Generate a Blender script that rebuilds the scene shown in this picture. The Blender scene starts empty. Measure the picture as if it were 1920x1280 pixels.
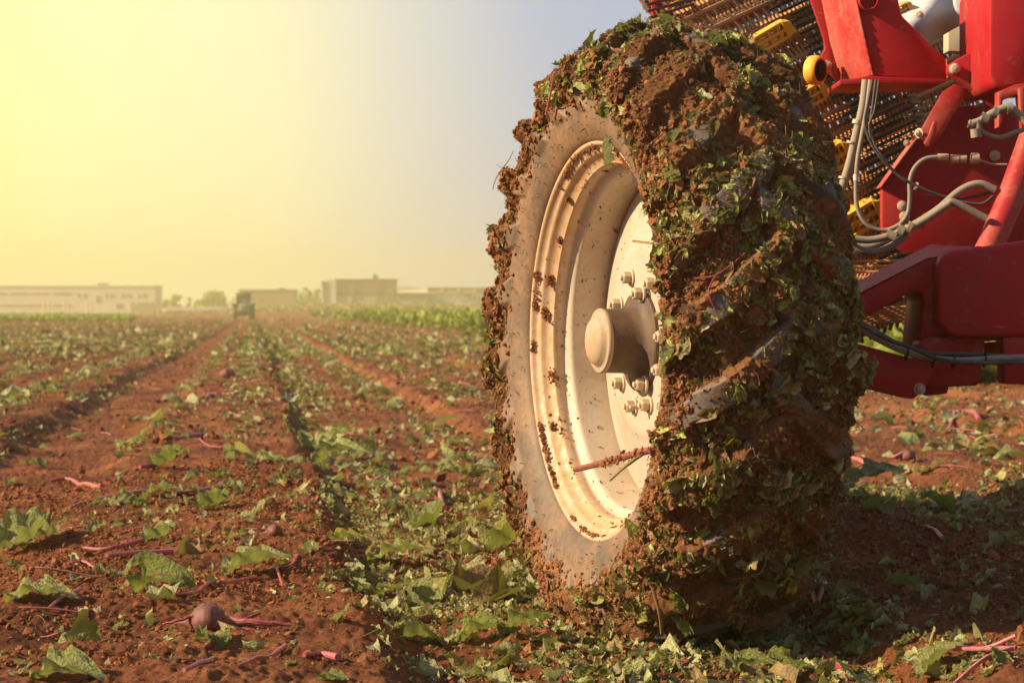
import bpy, bmesh, math, random
import numpy as np
from mathutils import Vector, Matrix

random.seed(7)
rng = np.random.default_rng(7)
sc = bpy.context.scene
C = sc.collection
PI = math.pi

# ------------------------------------------------------------------ camera
F = 4800.0          # focal length in units of 1/1920 of the frame width
H = 0.815           # eye height
cam_d = bpy.data.cameras.new("camera")
cam = bpy.data.objects.new("camera", cam_d)
C.objects.link(cam)
cam_d.sensor_width = 36.0
cam_d.lens = 36.0 * F / 1920.0
cam_d.shift_y = -55.0 / 1920.0
cam_d.clip_start = 0.05
cam_d.clip_end = 6000
cam.location = (0, 0, H)
cam.rotation_euler = (PI / 2, 0, 0)
cam_d.dof.use_dof = True
cam_d.dof.focus_distance = 6.1
cam_d.dof.aperture_fstop = 11.0
sc.camera = cam

# ------------------------------------------------------------------ world
SUN_EL, SUN_AZ = math.radians(28), math.radians(-10)   # sun stands to the left, a touch behind us
to_sun = Vector((-math.cos(SUN_EL) * math.cos(SUN_AZ), math.cos(SUN_EL) * math.sin(SUN_AZ), math.sin(SUN_EL)))
world = bpy.data.worlds.new("World")
sc.world = world
world.use_nodes = True
nt = world.node_tree
nt.nodes.clear()
out = nt.nodes.new("ShaderNodeOutputWorld")
bg = nt.nodes.new("ShaderNodeBackground")
sky = nt.nodes.new("ShaderNodeTexSky")
sky.sky_type = 'NISHITA'
sky.sun_disc = False
sky.sun_elevation = SUN_EL
sky.sun_rotation = math.radians(-90) + SUN_AZ
sky.dust_density = 3.0
sky.air_density = 1.0
sky.ozone_density = 1.0
# broad yellow glow put into the sky colours ahead on the left, off the sun
tc = nt.nodes.new("ShaderNodeTexCoord")
dot = nt.nodes.new("ShaderNodeVectorMath"); dot.operation = 'DOT_PRODUCT'
gdir = Vector((-0.40, 0.92, 0.06)).normalized()
dot.inputs[1].default_value = gdir
nt.links.new(tc.outputs["Generated"], dot.inputs[0])
ramp = nt.nodes.new("ShaderNodeValToRGB")
ramp.color_ramp.interpolation = 'LINEAR'
el = ramp.color_ramp.elements
SKY_RAMP = [(0.0, (1.3, 1.5, 2.0)), (0.87, (2.0, 2.6, 4.0)), (0.912, (3.0, 3.3, 4.4)), (0.932, (4.9, 4.7, 4.2)), (0.95, (7.0, 6.4, 3.7)), (0.972, (7.7, 7.1, 3.4)), (0.99, (7.9, 6.9, 1.9))]
while len(el) < len(SKY_RAMP): el.new(0.5)
for e_, (p_, c_) in zip(el, SKY_RAMP):
    e_.position = p_; e_.color = (c_[0] / 10, c_[1] / 10, c_[2] / 10, 1)
nt.links.new(dot.outputs["Value"], ramp.inputs["Fac"])
mul = nt.nodes.new("ShaderNodeVectorMath"); mul.operation = 'SCALE'; mul.inputs["Scale"].default_value = 10.0
nt.links.new(ramp.outputs["Color"], mul.inputs[0])
mix = nt.nodes.new("ShaderNodeMix"); mix.data_type = 'RGBA'; mix.inputs["Factor"].default_value = 0.85
nt.links.new(sky.outputs["Color"], mix.inputs["A"])
nt.links.new(mul.outputs["Vector"], mix.inputs["B"])
nt.links.new(mix.outputs["Result"], bg.inputs["Color"])
bg.inputs["Strength"].default_value = 0.10
nt.links.new(bg.outputs[0], out.inputs["Surface"])

sd = bpy.data.lights.new("sun", 'SUN')
sd.energy = 5.0
sd.angle = math.radians(0.6)
sd.color = (1.0, 0.79, 0.49)
sun = bpy.data.objects.new("sun", sd)
C.objects.link(sun)
sun.rotation_euler = to_sun.to_track_quat('Z', 'Y').to_euler()

sc.view_settings.view_transform = 'Standard'
sc.view_settings.look = 'None'
sc.view_settings.exposure = 0.75
sc.view_settings.gamma = 1.0
sc.render.engine = 'CYCLES'
sc.cycles.use_denoising = True
sc.cycles.max_bounces = 6
sc.cycles.diffuse_bounces = 3
sc.cycles.glossy_bounces = 2
sc.cycles.transmission_bounces = 3
sc.cycles.volume_bounces = 2
sc.cycles.caustics_reflective = False
sc.cycles.caustics_refractive = False

# ------------------------------------------------------------------ helpers
def at(x, y, Y):
    return Vector(((x - 960) / F * Y, Y, H - (y - 585) / F * Y))

def tag(o, label=None, cat=None, group=None, kind=None):
    if label: o["label"] = label
    if cat: o["category"] = cat
    if group: o["group"] = group
    if kind: o["kind"] = kind
    return o

def empty(name, loc=(0, 0, 0), rz=0.0, parent=None):
    o = bpy.data.objects.new(name, None)
    o.empty_display_size = 0.1
    C.objects.link(o)
    o.location = loc; o.rotation_euler = (0, 0, rz)
    o.parent = parent
    return o

def mesh_np(name, V, Fc, mats, parent=None, uv=None, smooth=True, midx=None):
    """V (n,3), Fc (m,4) or (m,3) index arrays, or a list of such arrays"""
    me = bpy.data.meshes.new(name)
    V = np.ascontiguousarray(V, dtype=np.float32)
    if not isinstance(Fc, list): Fc = [Fc]
    Fc = [np.asarray(f, dtype=np.int32) for f in Fc if len(f)]
    loops = np.concatenate([f.ravel() for f in Fc])
    counts = np.concatenate([np.full(len(f), f.shape[1], dtype=np.int32) for f in Fc])
    starts = np.concatenate([[0], np.cumsum(counts)[:-1]]).astype(np.int32)
    me.vertices.add(len(V)); me.vertices.foreach_set("co", V.ravel())
    me.loops.add(len(loops)); me.loops.foreach_set("vertex_index", loops)
    me.polygons.add(len(counts)); me.polygons.foreach_set("loop_start", starts)
    me.polygons.foreach_set("loop_total", counts)
    me.polygons.foreach_set("use_smooth", np.full(len(counts), smooth, dtype=bool))
    if midx is not None: me.polygons.foreach_set("material_index", np.asarray(midx, dtype=np.int32))
    if uv is not None:
        l = me.uv_layers.new(name="UVMap")
        l.data.foreach_set("uv", np.asarray(uv, dtype=np.float32)[loops].ravel())
    me.update(calc_edges=True)
    if not isinstance(mats, (list, tuple)): mats = [mats]
    for m in mats: me.materials.append(m)
    o = bpy.data.objects.new(name, me)
    C.objects.link(o)
    o.parent = parent
    return o

class MB:
    def __init__(s): s.v = []; s.f = []; s.m = []; s.mi = 0
    def add(s, vs, fs):
        b = len(s.v)
        s.v += [tuple(v) for v in vs]
        for f in fs: s.f.append([b + i for i in f]); s.m.append(s.mi)
        return s
    def box(s, lo, hi):
        x0, y0, z0 = lo; x1, y1, z1 = hi
        vs = [(x0,y0,z0),(x1,y0,z0),(x1,y1,z0),(x0,y1,z0),(x0,y0,z1),(x1,y0,z1),(x1,y1,z1),(x0,y1,z1)]
        return s.add(vs, [(0,3,2,1),(4,5,6,7),(0,1,5,4),(1,2,6,5),(2,3,7,6),(3,0,4,7)])
    def prism(s, pts, vec):
        pts = [Vector(p) for p in pts]; vec = Vector(vec); n = len(pts)
        vs = pts + [p + vec for p in pts]
        fs = [tuple(range(n)), tuple(range(2 * n - 1, n - 1, -1))]
        for i in range(n):
            j = (i + 1) % n
            fs.append((i, i + n, j + n, j))
        return s.add(vs, fs)
    def tube(s, pts, r, n=8, cap=True):
        pts = [Vector(p) for p in pts]
        rs = r if isinstance(r, (list, tuple)) else [r] * len(pts)
        T = []
        for i in range(len(pts)):
            a = pts[max(i - 1, 0)]; b = pts[min(i + 1, len(pts) - 1)]
            t = (b - a); T.append(t.normalized() if t.length > 1e-9 else Vector((0, 0, 1)))
        up = Vector((0, 0, 1)) if abs(T[0].z) < 0.9 else Vector((1, 0, 0))
        x = T[0].cross(up).normalized()
        vs = []
        for i, p in enumerate(pts):
            x = (x - T[i] * x.dot(T[i]))
            x = x.normalized() if x.length > 1e-6 else T[i].orthogonal().normalized()
            y = T[i].cross(x)
            for k in range(n):
                a = 2 * PI * k / n
                vs.append(p + (x * math.cos(a) + y * math.sin(a)) * rs[i])
        fs = []
        for i in range(len(pts) - 1):
            for k in range(n):
                k2 = (k + 1) % n
                fs.append((i * n + k, i * n + k2, (i + 1) * n + k2, (i + 1) * n + k))
        if cap:
            fs.append(tuple(reversed(range(n))))
            fs.append(tuple(range((len(pts) - 1) * n, len(pts) * n)))
        return s.add(vs, fs)
    def lathe(s, prof, axis_o, ax, n=48, close=False):
        """prof: (along, radius) pairs, revolved round axis through axis_o in direction ax"""
        ax = Vector(ax).normalized(); o = Vector(axis_o)
        u = ax.orthogonal().normalized(); w = ax.cross(u)
        vs = []
        for (a, r) in prof:
            for k in range(n):
                t = 2 * PI * k / n
                vs.append(o + ax * a + (u * math.cos(t) + w * math.sin(t)) * max(r, 1e-5))
        fs = []
        for i in range(len(prof) - 1):
            for k in range(n):
                k2 = (k + 1) % n
                fs.append((i * n + k, i * n + k2, (i + 1) * n + k2, (i + 1) * n + k))
        return s.add(vs, fs)
    def build(s, name, mats, parent=None, bevel=0.0, smooth=False, seg=2, weld=False):
        me = bpy.data.meshes.new(name)
        me.from_pydata(s.v, [], s.f)
        if not isinstance(mats, (list, tuple)): mats = [mats]
        for m in mats: me.materials.append(m)
        if any(s.m): me.polygons.foreach_set("material_index", s.m)
        bm = bmesh.new(); bm.from_mesh(me)
        if weld: bmesh.ops.remove_doubles(bm, verts=bm.verts, dist=1e-5)
        bmesh.ops.recalc_face_normals(bm, faces=bm.faces)
        if bevel > 0:
            es = [e for e in bm.edges if len(e.link_faces) == 2 and e.calc_face_angle(0) > 0.35]
            bmesh.ops.bevel(bm, geom=es, offset=bevel, segments=seg, affect='EDGES', profile=0.5, clamp_overlap=True)
        for f in bm.faces: f.smooth = smooth or bevel > 0
        bm.to_mesh(me); bm.free()
        if smooth or bevel > 0:
            try: me.set_sharp_from_angle(angle=math.radians(40))
            except Exception: pass
        me.update()
        o = bpy.data.objects.new(name, me)
        C.objects.link(o); o.parent = parent
        return o

def spline(pts, n=8):
    """Catmull-Rom through pts"""
    P = [Vector(p) for p in pts]; P = [P[0] * 2 - P[1]] + P + [P[-1] * 2 - P[-2]]
    r = []
    for i in range(1, len(P) - 2):
        for k in range(n):
            t = k / n
            a, b, c, d = P[i - 1], P[i], P[i + 1], P[i + 2]
            r.append(0.5 * ((2 * b) + (c - a) * t + (2 * a - 5 * b + 4 * c - d) * t * t + (3 * b - a - 3 * c + d) * t ** 3))
    r.append(P[-2])
    return r

# ------- numpy noise
def _hash(ix, iy, iz, seed):
    n = (ix * 374761393 + iy * 668265263 + iz * 2147483647 + seed * 974634777) & 0xffffffff
    n = ((n ^ (n >> 13)) * 1274126177) & 0xffffffff
    n = ((n ^ (n >> 16)) * 2246822519) & 0xffffffff
    return ((n ^ (n >> 15)) & 0xffffff).astype(np.float64) / 0xffffff

def noise3(x, y, z, seed=0):
    x, y, z = np.broadcast_arrays(np.asarray(x, float), np.asarray(y, float), np.asarray(z, float))
    fx, fy, fz = np.floor(x), np.floor(y), np.floor(z)
    ix, iy, iz = fx.astype(np.int64), fy.astype(np.int64), fz.astype(np.int64)
    u, v, w = x - fx, y - fy, z - fz
    u = u * u * (3 - 2 * u); v = v * v * (3 - 2 * v); w = w * w * (3 - 2 * w)
    r = 0
    for dx in (0, 1):
        for dy in (0, 1):
            for dz in (0, 1):
                r = r + _hash(ix + dx, iy + dy, iz + dz, seed) * (u if dx else 1 - u) * (v if dy else 1 - v) * (w if dz else 1 - w)
    return r * 2 - 1

def noise2(x, y, seed=0):
    x, y = np.broadcast_arrays(np.asarray(x, float), np.asarray(y, float))
    fx, fy = np.floor(x), np.floor(y)
    ix, iy = fx.astype(np.int64), fy.astype(np.int64)
    u, v = x - fx, y - fy
    u = u * u * (3 - 2 * u); v = v * v * (3 - 2 * v)
    r = 0
    for dx in (0, 1):
        for dy in (0, 1):
            r = r + _hash(ix + dx, iy + dy, iy * 0 + 5, seed) * (u if dx else 1 - u) * (v if dy else 1 - v)
    return r * 2 - 1

def sstep(a, b, x):
    t = np.clip((x - a) / (b - a), 0, 1)
    return t * t * (3 - 2 * t)

# ------- materials
def new_mat(name):
    m = bpy.data.materials.new(name); m.use_nodes = True
    n = m.node_tree; n.nodes.clear()
    o = n.nodes.new("ShaderNodeOutputMaterial"); b = n.nodes.new("ShaderNodeBsdfPrincipled")
    n.links.new(b.outputs[0], o.inputs["Surface"])
    return m, n, b, o

def nz(n, scale, detail=4, rough=0.6, coord=None, vec=None):
    t = n.nodes.new("ShaderNodeTexNoise")
    t.inputs["Scale"].default_value = scale; t.inputs["Detail"].default_value = detail; t.inputs["Roughness"].default_value = rough
    if coord is not None: n.links.new(coord, t.inputs["Vector"])
    return t

def rmp(n, fac, stops, interp='LINEAR'):
    r = n.nodes.new("ShaderNodeValToRGB"); r.color_ramp.interpolation = interp
    e = r.color_ramp.elements
    while len(e) < len(stops): e.new(0.5)
    for el_, (p, c) in zip(e, stops):
        el_.position = p
        el_.color = (c, c, c, 1) if isinstance(c, (int, float)) else (c[0], c[1], c[2], 1)
    n.links.new(fac, r.inputs["Fac"])
    return r

def mixc(n, fac, a, b, mode='MIX'):
    m = n.nodes.new("ShaderNodeMix"); m.data_type = 'RGBA'; m.blend_type = mode
    for key, val in (("Factor", fac), ("A", a), ("B", b)):
        if isinstance(val, (int, float)): m.inputs[key].default_value = val if key == "Factor" else (val, val, val, 1)
        elif isinstance(val, tuple): m.inputs[key].default_value = (val[0], val[1], val[2], 1)
        else: n.links.new(val, m.inputs[key])
    return m.outputs["Result"]

def bump(n, b, h, strength=0.5, dist=0.01, prev=None):
    bp = n.nodes.new("ShaderNodeBump"); bp.inputs["Strength"].default_value = strength; bp.inputs["Distance"].default_value = dist
    n.links.new(h, bp.inputs["Height"])
    if prev is not None: n.links.new(prev, bp.inputs["Normal"])
    n.links.new(bp.outputs[0], b.inputs["Normal"])
    return bp.outputs[0]

def paint(name, col, dust=(0.30, 0.17, 0.09), amount=0.35, rough=0.38, scale=6.0, lo=0.48, spec=0.5, metal=0.0, rust=None, bumpy=0.15, splat=0.0):
    m, n, b, o = new_mat(name)
    co = n.nodes.new("ShaderNodeTexCoord").outputs["Object"]
    a = nz(n, scale, 8, 0.7, co); c2 = nz(n, scale * 14, 5, 0.7, co); c3 = nz(n, scale * 0.35, 3, 0.5, co)
    d1 = rmp(n, a.outputs["Fac"], [(lo, 0.0), (lo + 0.25, 1.0)])
    d2 = rmp(n, c2.outputs["Fac"], [(0.56, 0.0), (0.68, 1.0)])
    base = mixc(n, rmp(n, c3.outputs["Fac"], [(0.35, 0.0), (0.65, 0.5)]).outputs["Color"], tuple(col), tuple(x * 0.72 for x in col))
    f1 = n.nodes.new("ShaderNodeMath"); f1.operation = 'MULTIPLY'; f1.inputs[1].default_value = amount
    n.links.new(d1.outputs["Color"], f1.inputs[0])
    base = mixc(n, f1.outputs[0], base, tuple(dust))
    f2 = n.nodes.new("ShaderNodeMath"); f2.operation = 'MULTIPLY'; f2.inputs[1].default_value = min(1, amount * 0.9)
    n.links.new(d2.outputs["Color"], f2.inputs[0])
    base = mixc(n, f2.outputs[0], base, tuple(rust or dust))
    if splat > 0:
        s1 = nz(n, 9, 9, 0.78, co); s2 = nz(n, 55, 5, 0.7, co)
        base = mixc(n, rmp(n, s1.outputs["Fac"], [(0.575, 0.0), (0.66, splat)]).outputs["Color"], base, (0.30, 0.135, 0.075))
        base = mixc(n, rmp(n, s2.outputs["Fac"], [(0.655, 0.0), (0.68, splat)]).outputs["Color"], base, (0.16, 0.07, 0.035))
        mp = n.nodes.new("ShaderNodeMapping"); mp.inputs["Scale"].default_value = (14, 14, 120); mp.inputs["Rotation"].default_value = (0.5, 0.9, 0.3); n.links.new(co, mp.inputs[0])
        s3 = nz(n, 1.0, 3, 0.5, mp.outputs[0])
        base = mixc(n, rmp(n, s3.outputs["Fac"], [(0.70, 0.0), (0.73, splat * .7)]).outputs["Color"], base, (0.50, 0.24, 0.20))
    n.links.new(base, b.inputs["Base Color"])
    rr = rmp(n, a.outputs["Fac"], [(0.3, rough), (0.75, min(1, rough + 0.4))])
    n.links.new(rr.outputs["Color"], b.inputs["Roughness"])
    b.inputs["Metallic"].default_value = metal
    b.inputs["Specular IOR Level"].default_value = spec
    bump(n, b, c2.outputs["Fac"], bumpy, 0.004)
    return m

def soil_mat(name, cols, fine=1.0):
    m, n, b, o = new_mat(name)
    co = n.nodes.new("ShaderNodeTexCoord").outputs["Object"]
    a = nz(n, 2.2, 6, 0.6, co); f = nz(n, 38 * fine, 8, 0.75, co); g = nz(n, 190 * fine, 4, 0.7, co)
    col = rmp(n, a.outputs["Fac"], [(0.3, cols[0]), (0.5, cols[1]), (0.7, cols[2])])
    dk = rmp(n, f.outputs["Fac"], [(0.30, 0.55), (0.5, 1.0), (0.72, 1.35)])
    r = mixc(n, 1.0, col.outputs["Color"], dk.outputs["Color"], 'MULTIPLY')
    pt = nz(n, 0.75, 5, 0.65, co)
    r = mixc(n, 1.0, r, rmp(n, pt.outputs["Fac"], [(0.36, 0.66), (0.62, 1.22)]).outputs["Color"], 'MULTIPLY')
    dk2 = rmp(n, g.outputs["Fac"], [(0.3, 0.7), (0.7, 1.3)])
    r = mixc(n, 1.0, r, dk2.outputs["Color"], 'MULTIPLY')
    n.links.new(r, b.inputs["Base Color"])
    b.inputs["Roughness"].default_value = 0.95
    b.inputs["Specular IOR Level"].default_value = 0.15
    p = bump(n, b, f.outputs["Fac"], 0.9, 0.02)
    bump(n, b, g.outputs["Fac"], 0.7, 0.005, p)
    return m

def leaf_mat(name, cols, vein=(0.30, 0.30, 0.13), rib=(0.34, 0.06, 0.09), trans=0.28, soil=0.25, rough=0.45):
    m, n, b, o = new_mat(name)
    tcn = n.nodes.new("ShaderNodeTexCoord"); co = tcn.outputs["Object"]
    geo = n.nodes.new("ShaderNodeNewGeometry"); oi = n.nodes.new("ShaderNodeObjectInfo")
    ad = n.nodes.new("ShaderNodeMath"); ad.operation = 'ADD'
    n.links.new(geo.outputs["Random Per Island"], ad.inputs[0]); n.links.new(oi.outputs["Random"], ad.inputs[1])
    fr = n.nodes.new("ShaderNodeMath"); fr.operation = 'FRACT'; n.links.new(ad.outputs[0], fr.inputs[0])
    k = len(cols)
    base = rmp(n, fr.outputs[0], [(i / (k - 1), c) for i, c in enumerate(cols)]).outputs["Color"]
    a = nz(n, 22, 5, 0.6, co); f = nz(n, 150, 4, 0.7, co)
    base = mixc(n, 1.0, base, rmp(n, a.outputs["Fac"], [(0.3, 0.62), (0.7, 1.35)]).outputs["Color"], 'MULTIPLY')
    # veins from UV
    sp = n.nodes.new("ShaderNodeSeparateXYZ"); n.links.new(tcn.outputs["UV"], sp.inputs[0])
    def M(op, a_, b_=None, c_=None):
        q = n.nodes.new("ShaderNodeMath"); q.operation = op
        for i, v in enumerate((a_, b_, c_)):
            if v is None: continue
            if isinstance(v, (int, float)): q.inputs[i].default_value = v
            else: n.links.new(v, q.inputs[i])
        return q.outputs[0]
    au = M('ABSOLUTE', M('SUBTRACT', sp.outputs[0], 0.5))
    w = M('FRACT', M('ADD', M('MULTIPLY', sp.outputs[1], 7.0), M('MULTIPLY', au, -5.0)))
    vm = M('LESS_THAN', M('ABSOLUTE', M('SUBTRACT', w, 0.5)), 0.045)
    base = mixc(n, M('MULTIPLY', vm, 0.6), base, tuple(vein))
    base = mixc(n, M('MULTIPLY', M('LESS_THAN', au, M('MULTIPLY_ADD', sp.outputs[1], -0.022, 0.03)), 0.9), base, tuple(rib))
    # underside is paler
    base = mixc(n, M('MULTIPLY', geo.outputs["Backfacing"], 0.35), base, (0.30, 0.34, 0.15))
    dirt = rmp(n, nz(n, 60, 6, 0.7, co).outputs["Fac"], [(0.55, 0.0), (0.68, 1.0)])
    base = mixc(n, M('MULTIPLY', dirt.outputs["Color"], soil), base, (0.16, 0.065, 0.03))
    n.links.new(base, b.inputs["Base Color"])
    b.inputs["Roughness"].default_value = rough
    b.inputs["Specular IOR Level"].default_value = 0.35
    bp = bump(n, b, a.outputs["Fac"], 0.9, 0.03)
    bump(n, b, f.outputs["Fac"], 0.35, 0.003, bp)
    tr = n.nodes.new("ShaderNodeBsdfTranslucent")
    tb = mixc(n, 0.5, base, (0.35, 0.42, 0.03))
    n.links.new(tb, tr.inputs["Color"])
    mx = n.nodes.new("ShaderNodeMixShader"); mx.inputs[0].default_value = trans
    n.links.new(b.outputs[0], mx.inputs[1]); n.links.new(tr.outputs[0], mx.inputs[2])
    n.links.new(mx.outputs[0], o.inputs["Surface"])
    return m

def island_mat(name, cols, rough=0.7, bscale=120, spec=0.3, dirt=0.3):
    m, n, b, o = new_mat(name)
    co = n.nodes.new("ShaderNodeTexCoord").outputs["Object"]
    geo = n.nodes.new("ShaderNodeNewGeometry"); oi = n.nodes.new("ShaderNodeObjectInfo")
    ad = n.nodes.new("ShaderNodeMath"); ad.operation = 'ADD'
    n.links.new(geo.outputs["Random Per Island"], ad.inputs[0]); n.links.new(oi.outputs["Random"], ad.inputs[1])
    fr = n.nodes.new("ShaderNodeMath"); fr.operation = 'FRACT'; n.links.new(ad.outputs[0], fr.inputs[0])
    k = len(cols)
    base = rmp(n, fr.outputs[0], [(i / max(1, k - 1), c) for i, c in enumerate(cols)]).outputs["Color"]
    t = nz(n, bscale, 5, 0.7, co)
    base = mixc(n, 1.0, base, rmp(n, t.outputs["Fac"], [(0.3, 0.65), (0.7, 1.3)]).outputs["Color"], 'MULTIPLY')
    d = rmp(n, nz(n, 45, 6, 0.7, co).outputs["Fac"], [(0.5, 0.0), (0.62, dirt)])
    base = mixc(n, d.outputs["Color"], base, (0.17, 0.07, 0.032))
    n.links.new(base, b.inputs["Base Color"])
    b.inputs["Roughness"].default_value = rough
    b.inputs["Specular IOR Level"].default_value = spec
    bump(n, b, t.outputs["Fac"], 0.6, 0.004)
    return m

M_SOIL = soil_mat("red_soil", [(0.165, 0.055, 0.024), (0.240, 0.085, 0.036), (0.32, 0.125, 0.055)])
M_CLOD = island_mat("soil_clod", [(0.15, 0.050, 0.022), (0.24, 0.085, 0.037), (0.33, 0.130, 0.058)], 0.95, 160, 0.1, 0)
M_MUD = soil_mat("caked_mud", [(0.17, 0.080, 0.038), (0.29, 0.125, 0.056), (0.42, 0.20, 0.092)], 1.5)
M_MUDCLOD = island_mat("mud_clod", [(0.15, 0.064, 0.030), (0.26, 0.105, 0.046), (0.35, 0.155, 0.07)], 0.95, 200, 0.1, 0)
M_LEAF = leaf_mat("beet_leaf", [(0.27, 0.33, 0.07), (0.48, 0.50, 0.20), (0.36, 0.40, 0.08), (0.52, 0.53, 0.27), (0.46, 0.44, 0.06), (0.48, 0.50, 0.22)], rough=0.36)
M_LITTER = leaf_mat("leaf_litter", [(0.16, 0.18, 0.05), (0.55, 0.52, 0.27), (0.30, 0.32, 0.11), (0.56, 0.54, 0.33), (0.30, 0.20, 0.08), (0.19, 0.24, 0.06), (0.24, 0.12, 0.05), (0.50, 0.46, 0.14), (0.46, 0.47, 0.26), (0.26, 0.13, 0.06)], rib=(0.3, 0.2, 0.1), soil=0.45)
M_TYLEAF = leaf_mat("leaf_scraps", [(0.16, 0.22, 0.04), (0.40, 0.44, 0.16), (0.22, 0.11, 0.05), (0.28, 0.35, 0.06), (0.48, 0.50, 0.24), (0.30, 0.20, 0.08), (0.26, 0.32, 0.07), (0.46, 0.48, 0.10), (0.30, 0.15, 0.07), (0.25, 0.12, 0.055), (0.32, 0.17, 0.08)], rib=(0.3, 0.2, 0.1), soil=0.8, trans=0.2, rough=0.36)
M_CROP = leaf_mat("crop_leaf", [(0.22, 0.34, 0.03), (0.46, 0.54, 0.08), (0.34, 0.44, 0.05), (0.56, 0.60, 0.18)], rib=(0.28, 0.3, 0.1), soil=0.0, trans=0.35)
M_STALK = island_mat("beet_stalk", [(0.42, 0.05, 0.09), (0.55, 0.16, 0.18), (0.30, 0.03, 0.06), (0.58, 0.24, 0.24), (0.38, 0.10, 0.07)], 0.45, 90, 0.4, 0.45)
M_STALKD = island_mat("dirty_stalk", [(0.20, 0.03, 0.045), (0.28, 0.09, 0.07)], 0.6, 70, 0.3, 0.85)
M_DRY = island_mat("dry_fibre", [(0.28, 0.15, 0.07), (0.20, 0.10, 0.045), (0.34, 0.22, 0.09), (0.15, 0.13, 0.05), (0.26, 0.24, 0.09)], 0.8, 90, 0.2, 0.3)
M_BEET = island_mat("beet_skin", [(0.17, 0.06, 0.06), (0.21, 0.08, 0.07)], 0.6, 40, 0.35, 0.7)
M_RED = paint("red_paint", (0.42, 0.008, 0.016), dust=(0.20, 0.05, 0.035), amount=0.45, rough=0.38, spec=0.35, lo=0.46, splat=0.65)
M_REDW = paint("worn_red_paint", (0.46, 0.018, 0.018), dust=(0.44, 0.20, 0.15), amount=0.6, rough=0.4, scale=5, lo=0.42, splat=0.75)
def rim_mat():
    m, n, b, o = new_mat("cream_rim_paint")
    co = n.nodes.new("ShaderNodeTexCoord").outputs["Object"]
    sp = n.nodes.new("ShaderNodeSeparateXYZ"); n.links.new(co, sp.inputs[0])
    g = nz(n, 4.5, 9, 0.72, co); f = nz(n, 70, 6, 0.75, co); st = nz(n, 26, 9, 0.8, co)
    mp = n.nodes.new("ShaderNodeMapping"); mp.inputs["Scale"].default_value = (6, 30, 7); n.links.new(co, mp.inputs[0])
    st2 = nz(n, 1.0, 6, 0.7, mp.outputs[0])
    # dust lies thickest on the outer steps, thin on the barrel
    k = rmp(n, sp.outputs[0], [(0.0, 0.85), (0.03, 1.0), (0.062, 0.55), (0.08, 0.22), (0.16, 0.35)])
    base = mixc(n, rmp(n, g.outputs["Fac"], [(0.4, 0.0), (0.62, 1.0)]).outputs["Color"], (0.60, 0.55, 0.48), (0.48, 0.42, 0.35))
    def mul(a_, b_, c_=1.0):
        q = n.nodes.new("ShaderNodeMath"); q.operation = 'MULTIPLY'; n.links.new(a_, q.inputs[0])
        if isinstance(b_, float): q.inputs[1].default_value = b_
        else: n.links.new(b_, q.inputs[1])
        return q.outputs[0]
    d = rmp(n, st.outputs["Fac"], [(0.30, 0.15), (0.56, 0.95)])
    base = mixc(n, mul(d.outputs["Color"], k.outputs["Color"]), base, (0.50, 0.27, 0.11))
    d2 = rmp(n, st2.outputs["Fac"], [(0.56, 0.0), (0.70, 0.35)])
    base = mixc(n, d2.outputs["Color"], base, (0.44, 0.23, 0.10))
    d3 = rmp(n, f.outputs["Fac"], [(0.60, 0.0), (0.66, 0.9)])
    base = mixc(n, mul(d3.outputs["Color"], 0.8), base, (0.20, 0.09, 0.04))
    n.links.new(base, b.inputs["Base Color"])
    n.links.new(rmp(n, st.outputs["Fac"], [(0.35, 0.35), (0.6, 0.75)]).outputs["Color"], b.inputs["Roughness"])
    bump(n, b, f.outputs["Fac"], 0.35, 0.003)
    return m
M_RIM = rim_mat()
M_DISC = paint("wheel_disc_paint", (0.50, 0.44, 0.365), dust=(0.46, 0.29, 0.16), amount=0.6, rough=0.45, scale=6, lo=0.44, rust=(0.34, 0.17, 0.08))
M_HUB = paint("dusty_hub_iron", (0.10, 0.065, 0.045), dust=(0.24, 0.13, 0.07), amount=0.6, rough=0.45, scale=12)
M_BOLT = paint("bolt_zinc", (0.55, 0.45, 0.32), dust=(0.45, 0.30, 0.18), amount=0.5, rough=0.4, scale=20)
M_RUST = paint("rusty_rod", (0.50, 0.23, 0.085), dust=(0.68, 0.38, 0.14), amount=0.6, rough=0.6, scale=12, rust=(0.16, 0.07, 0.035))
M_DARKROD = paint("dark_rusty_rod", (0.13, 0.06, 0.035), dust=(0.26, 0.12, 0.06), amount=0.5, rough=0.7, scale=12)
M_BLACK = paint("black_rubber", (0.020, 0.018, 0.016), dust=(0.20, 0.13, 0.08), amount=0.4, spec=0.2, rough=0.65, scale=14)
M_HOSE = paint("dusty_hose", (0.31, 0.26, 0.20), dust=(0.45, 0.33, 0.22), amount=0.6, rough=0.6, scale=14)
M_HOSED = paint("dark_hose", (0.06, 0.055, 0.055), dust=(0.30, 0.23, 0.18), amount=0.5, rough=0.5, scale=14)
M_YEL = paint("yellow_plastic", (0.82, 0.46, 0.035), dust=(0.42, 0.22, 0.08), amount=0.4, rough=0.35, scale=16)
M_WHITE = paint("dirty_white_sheet", (0.62, 0.62, 0.66), dust=(0.35, 0.22, 0.12), amount=0.35, rough=0.35, scale=3)
M_BEIGE = paint("beige_panel", (0.62, 0.52, 0.36), dust=(0.45, 0.32, 0.18), amount=0.5, rough=0.6, scale=3)

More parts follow.
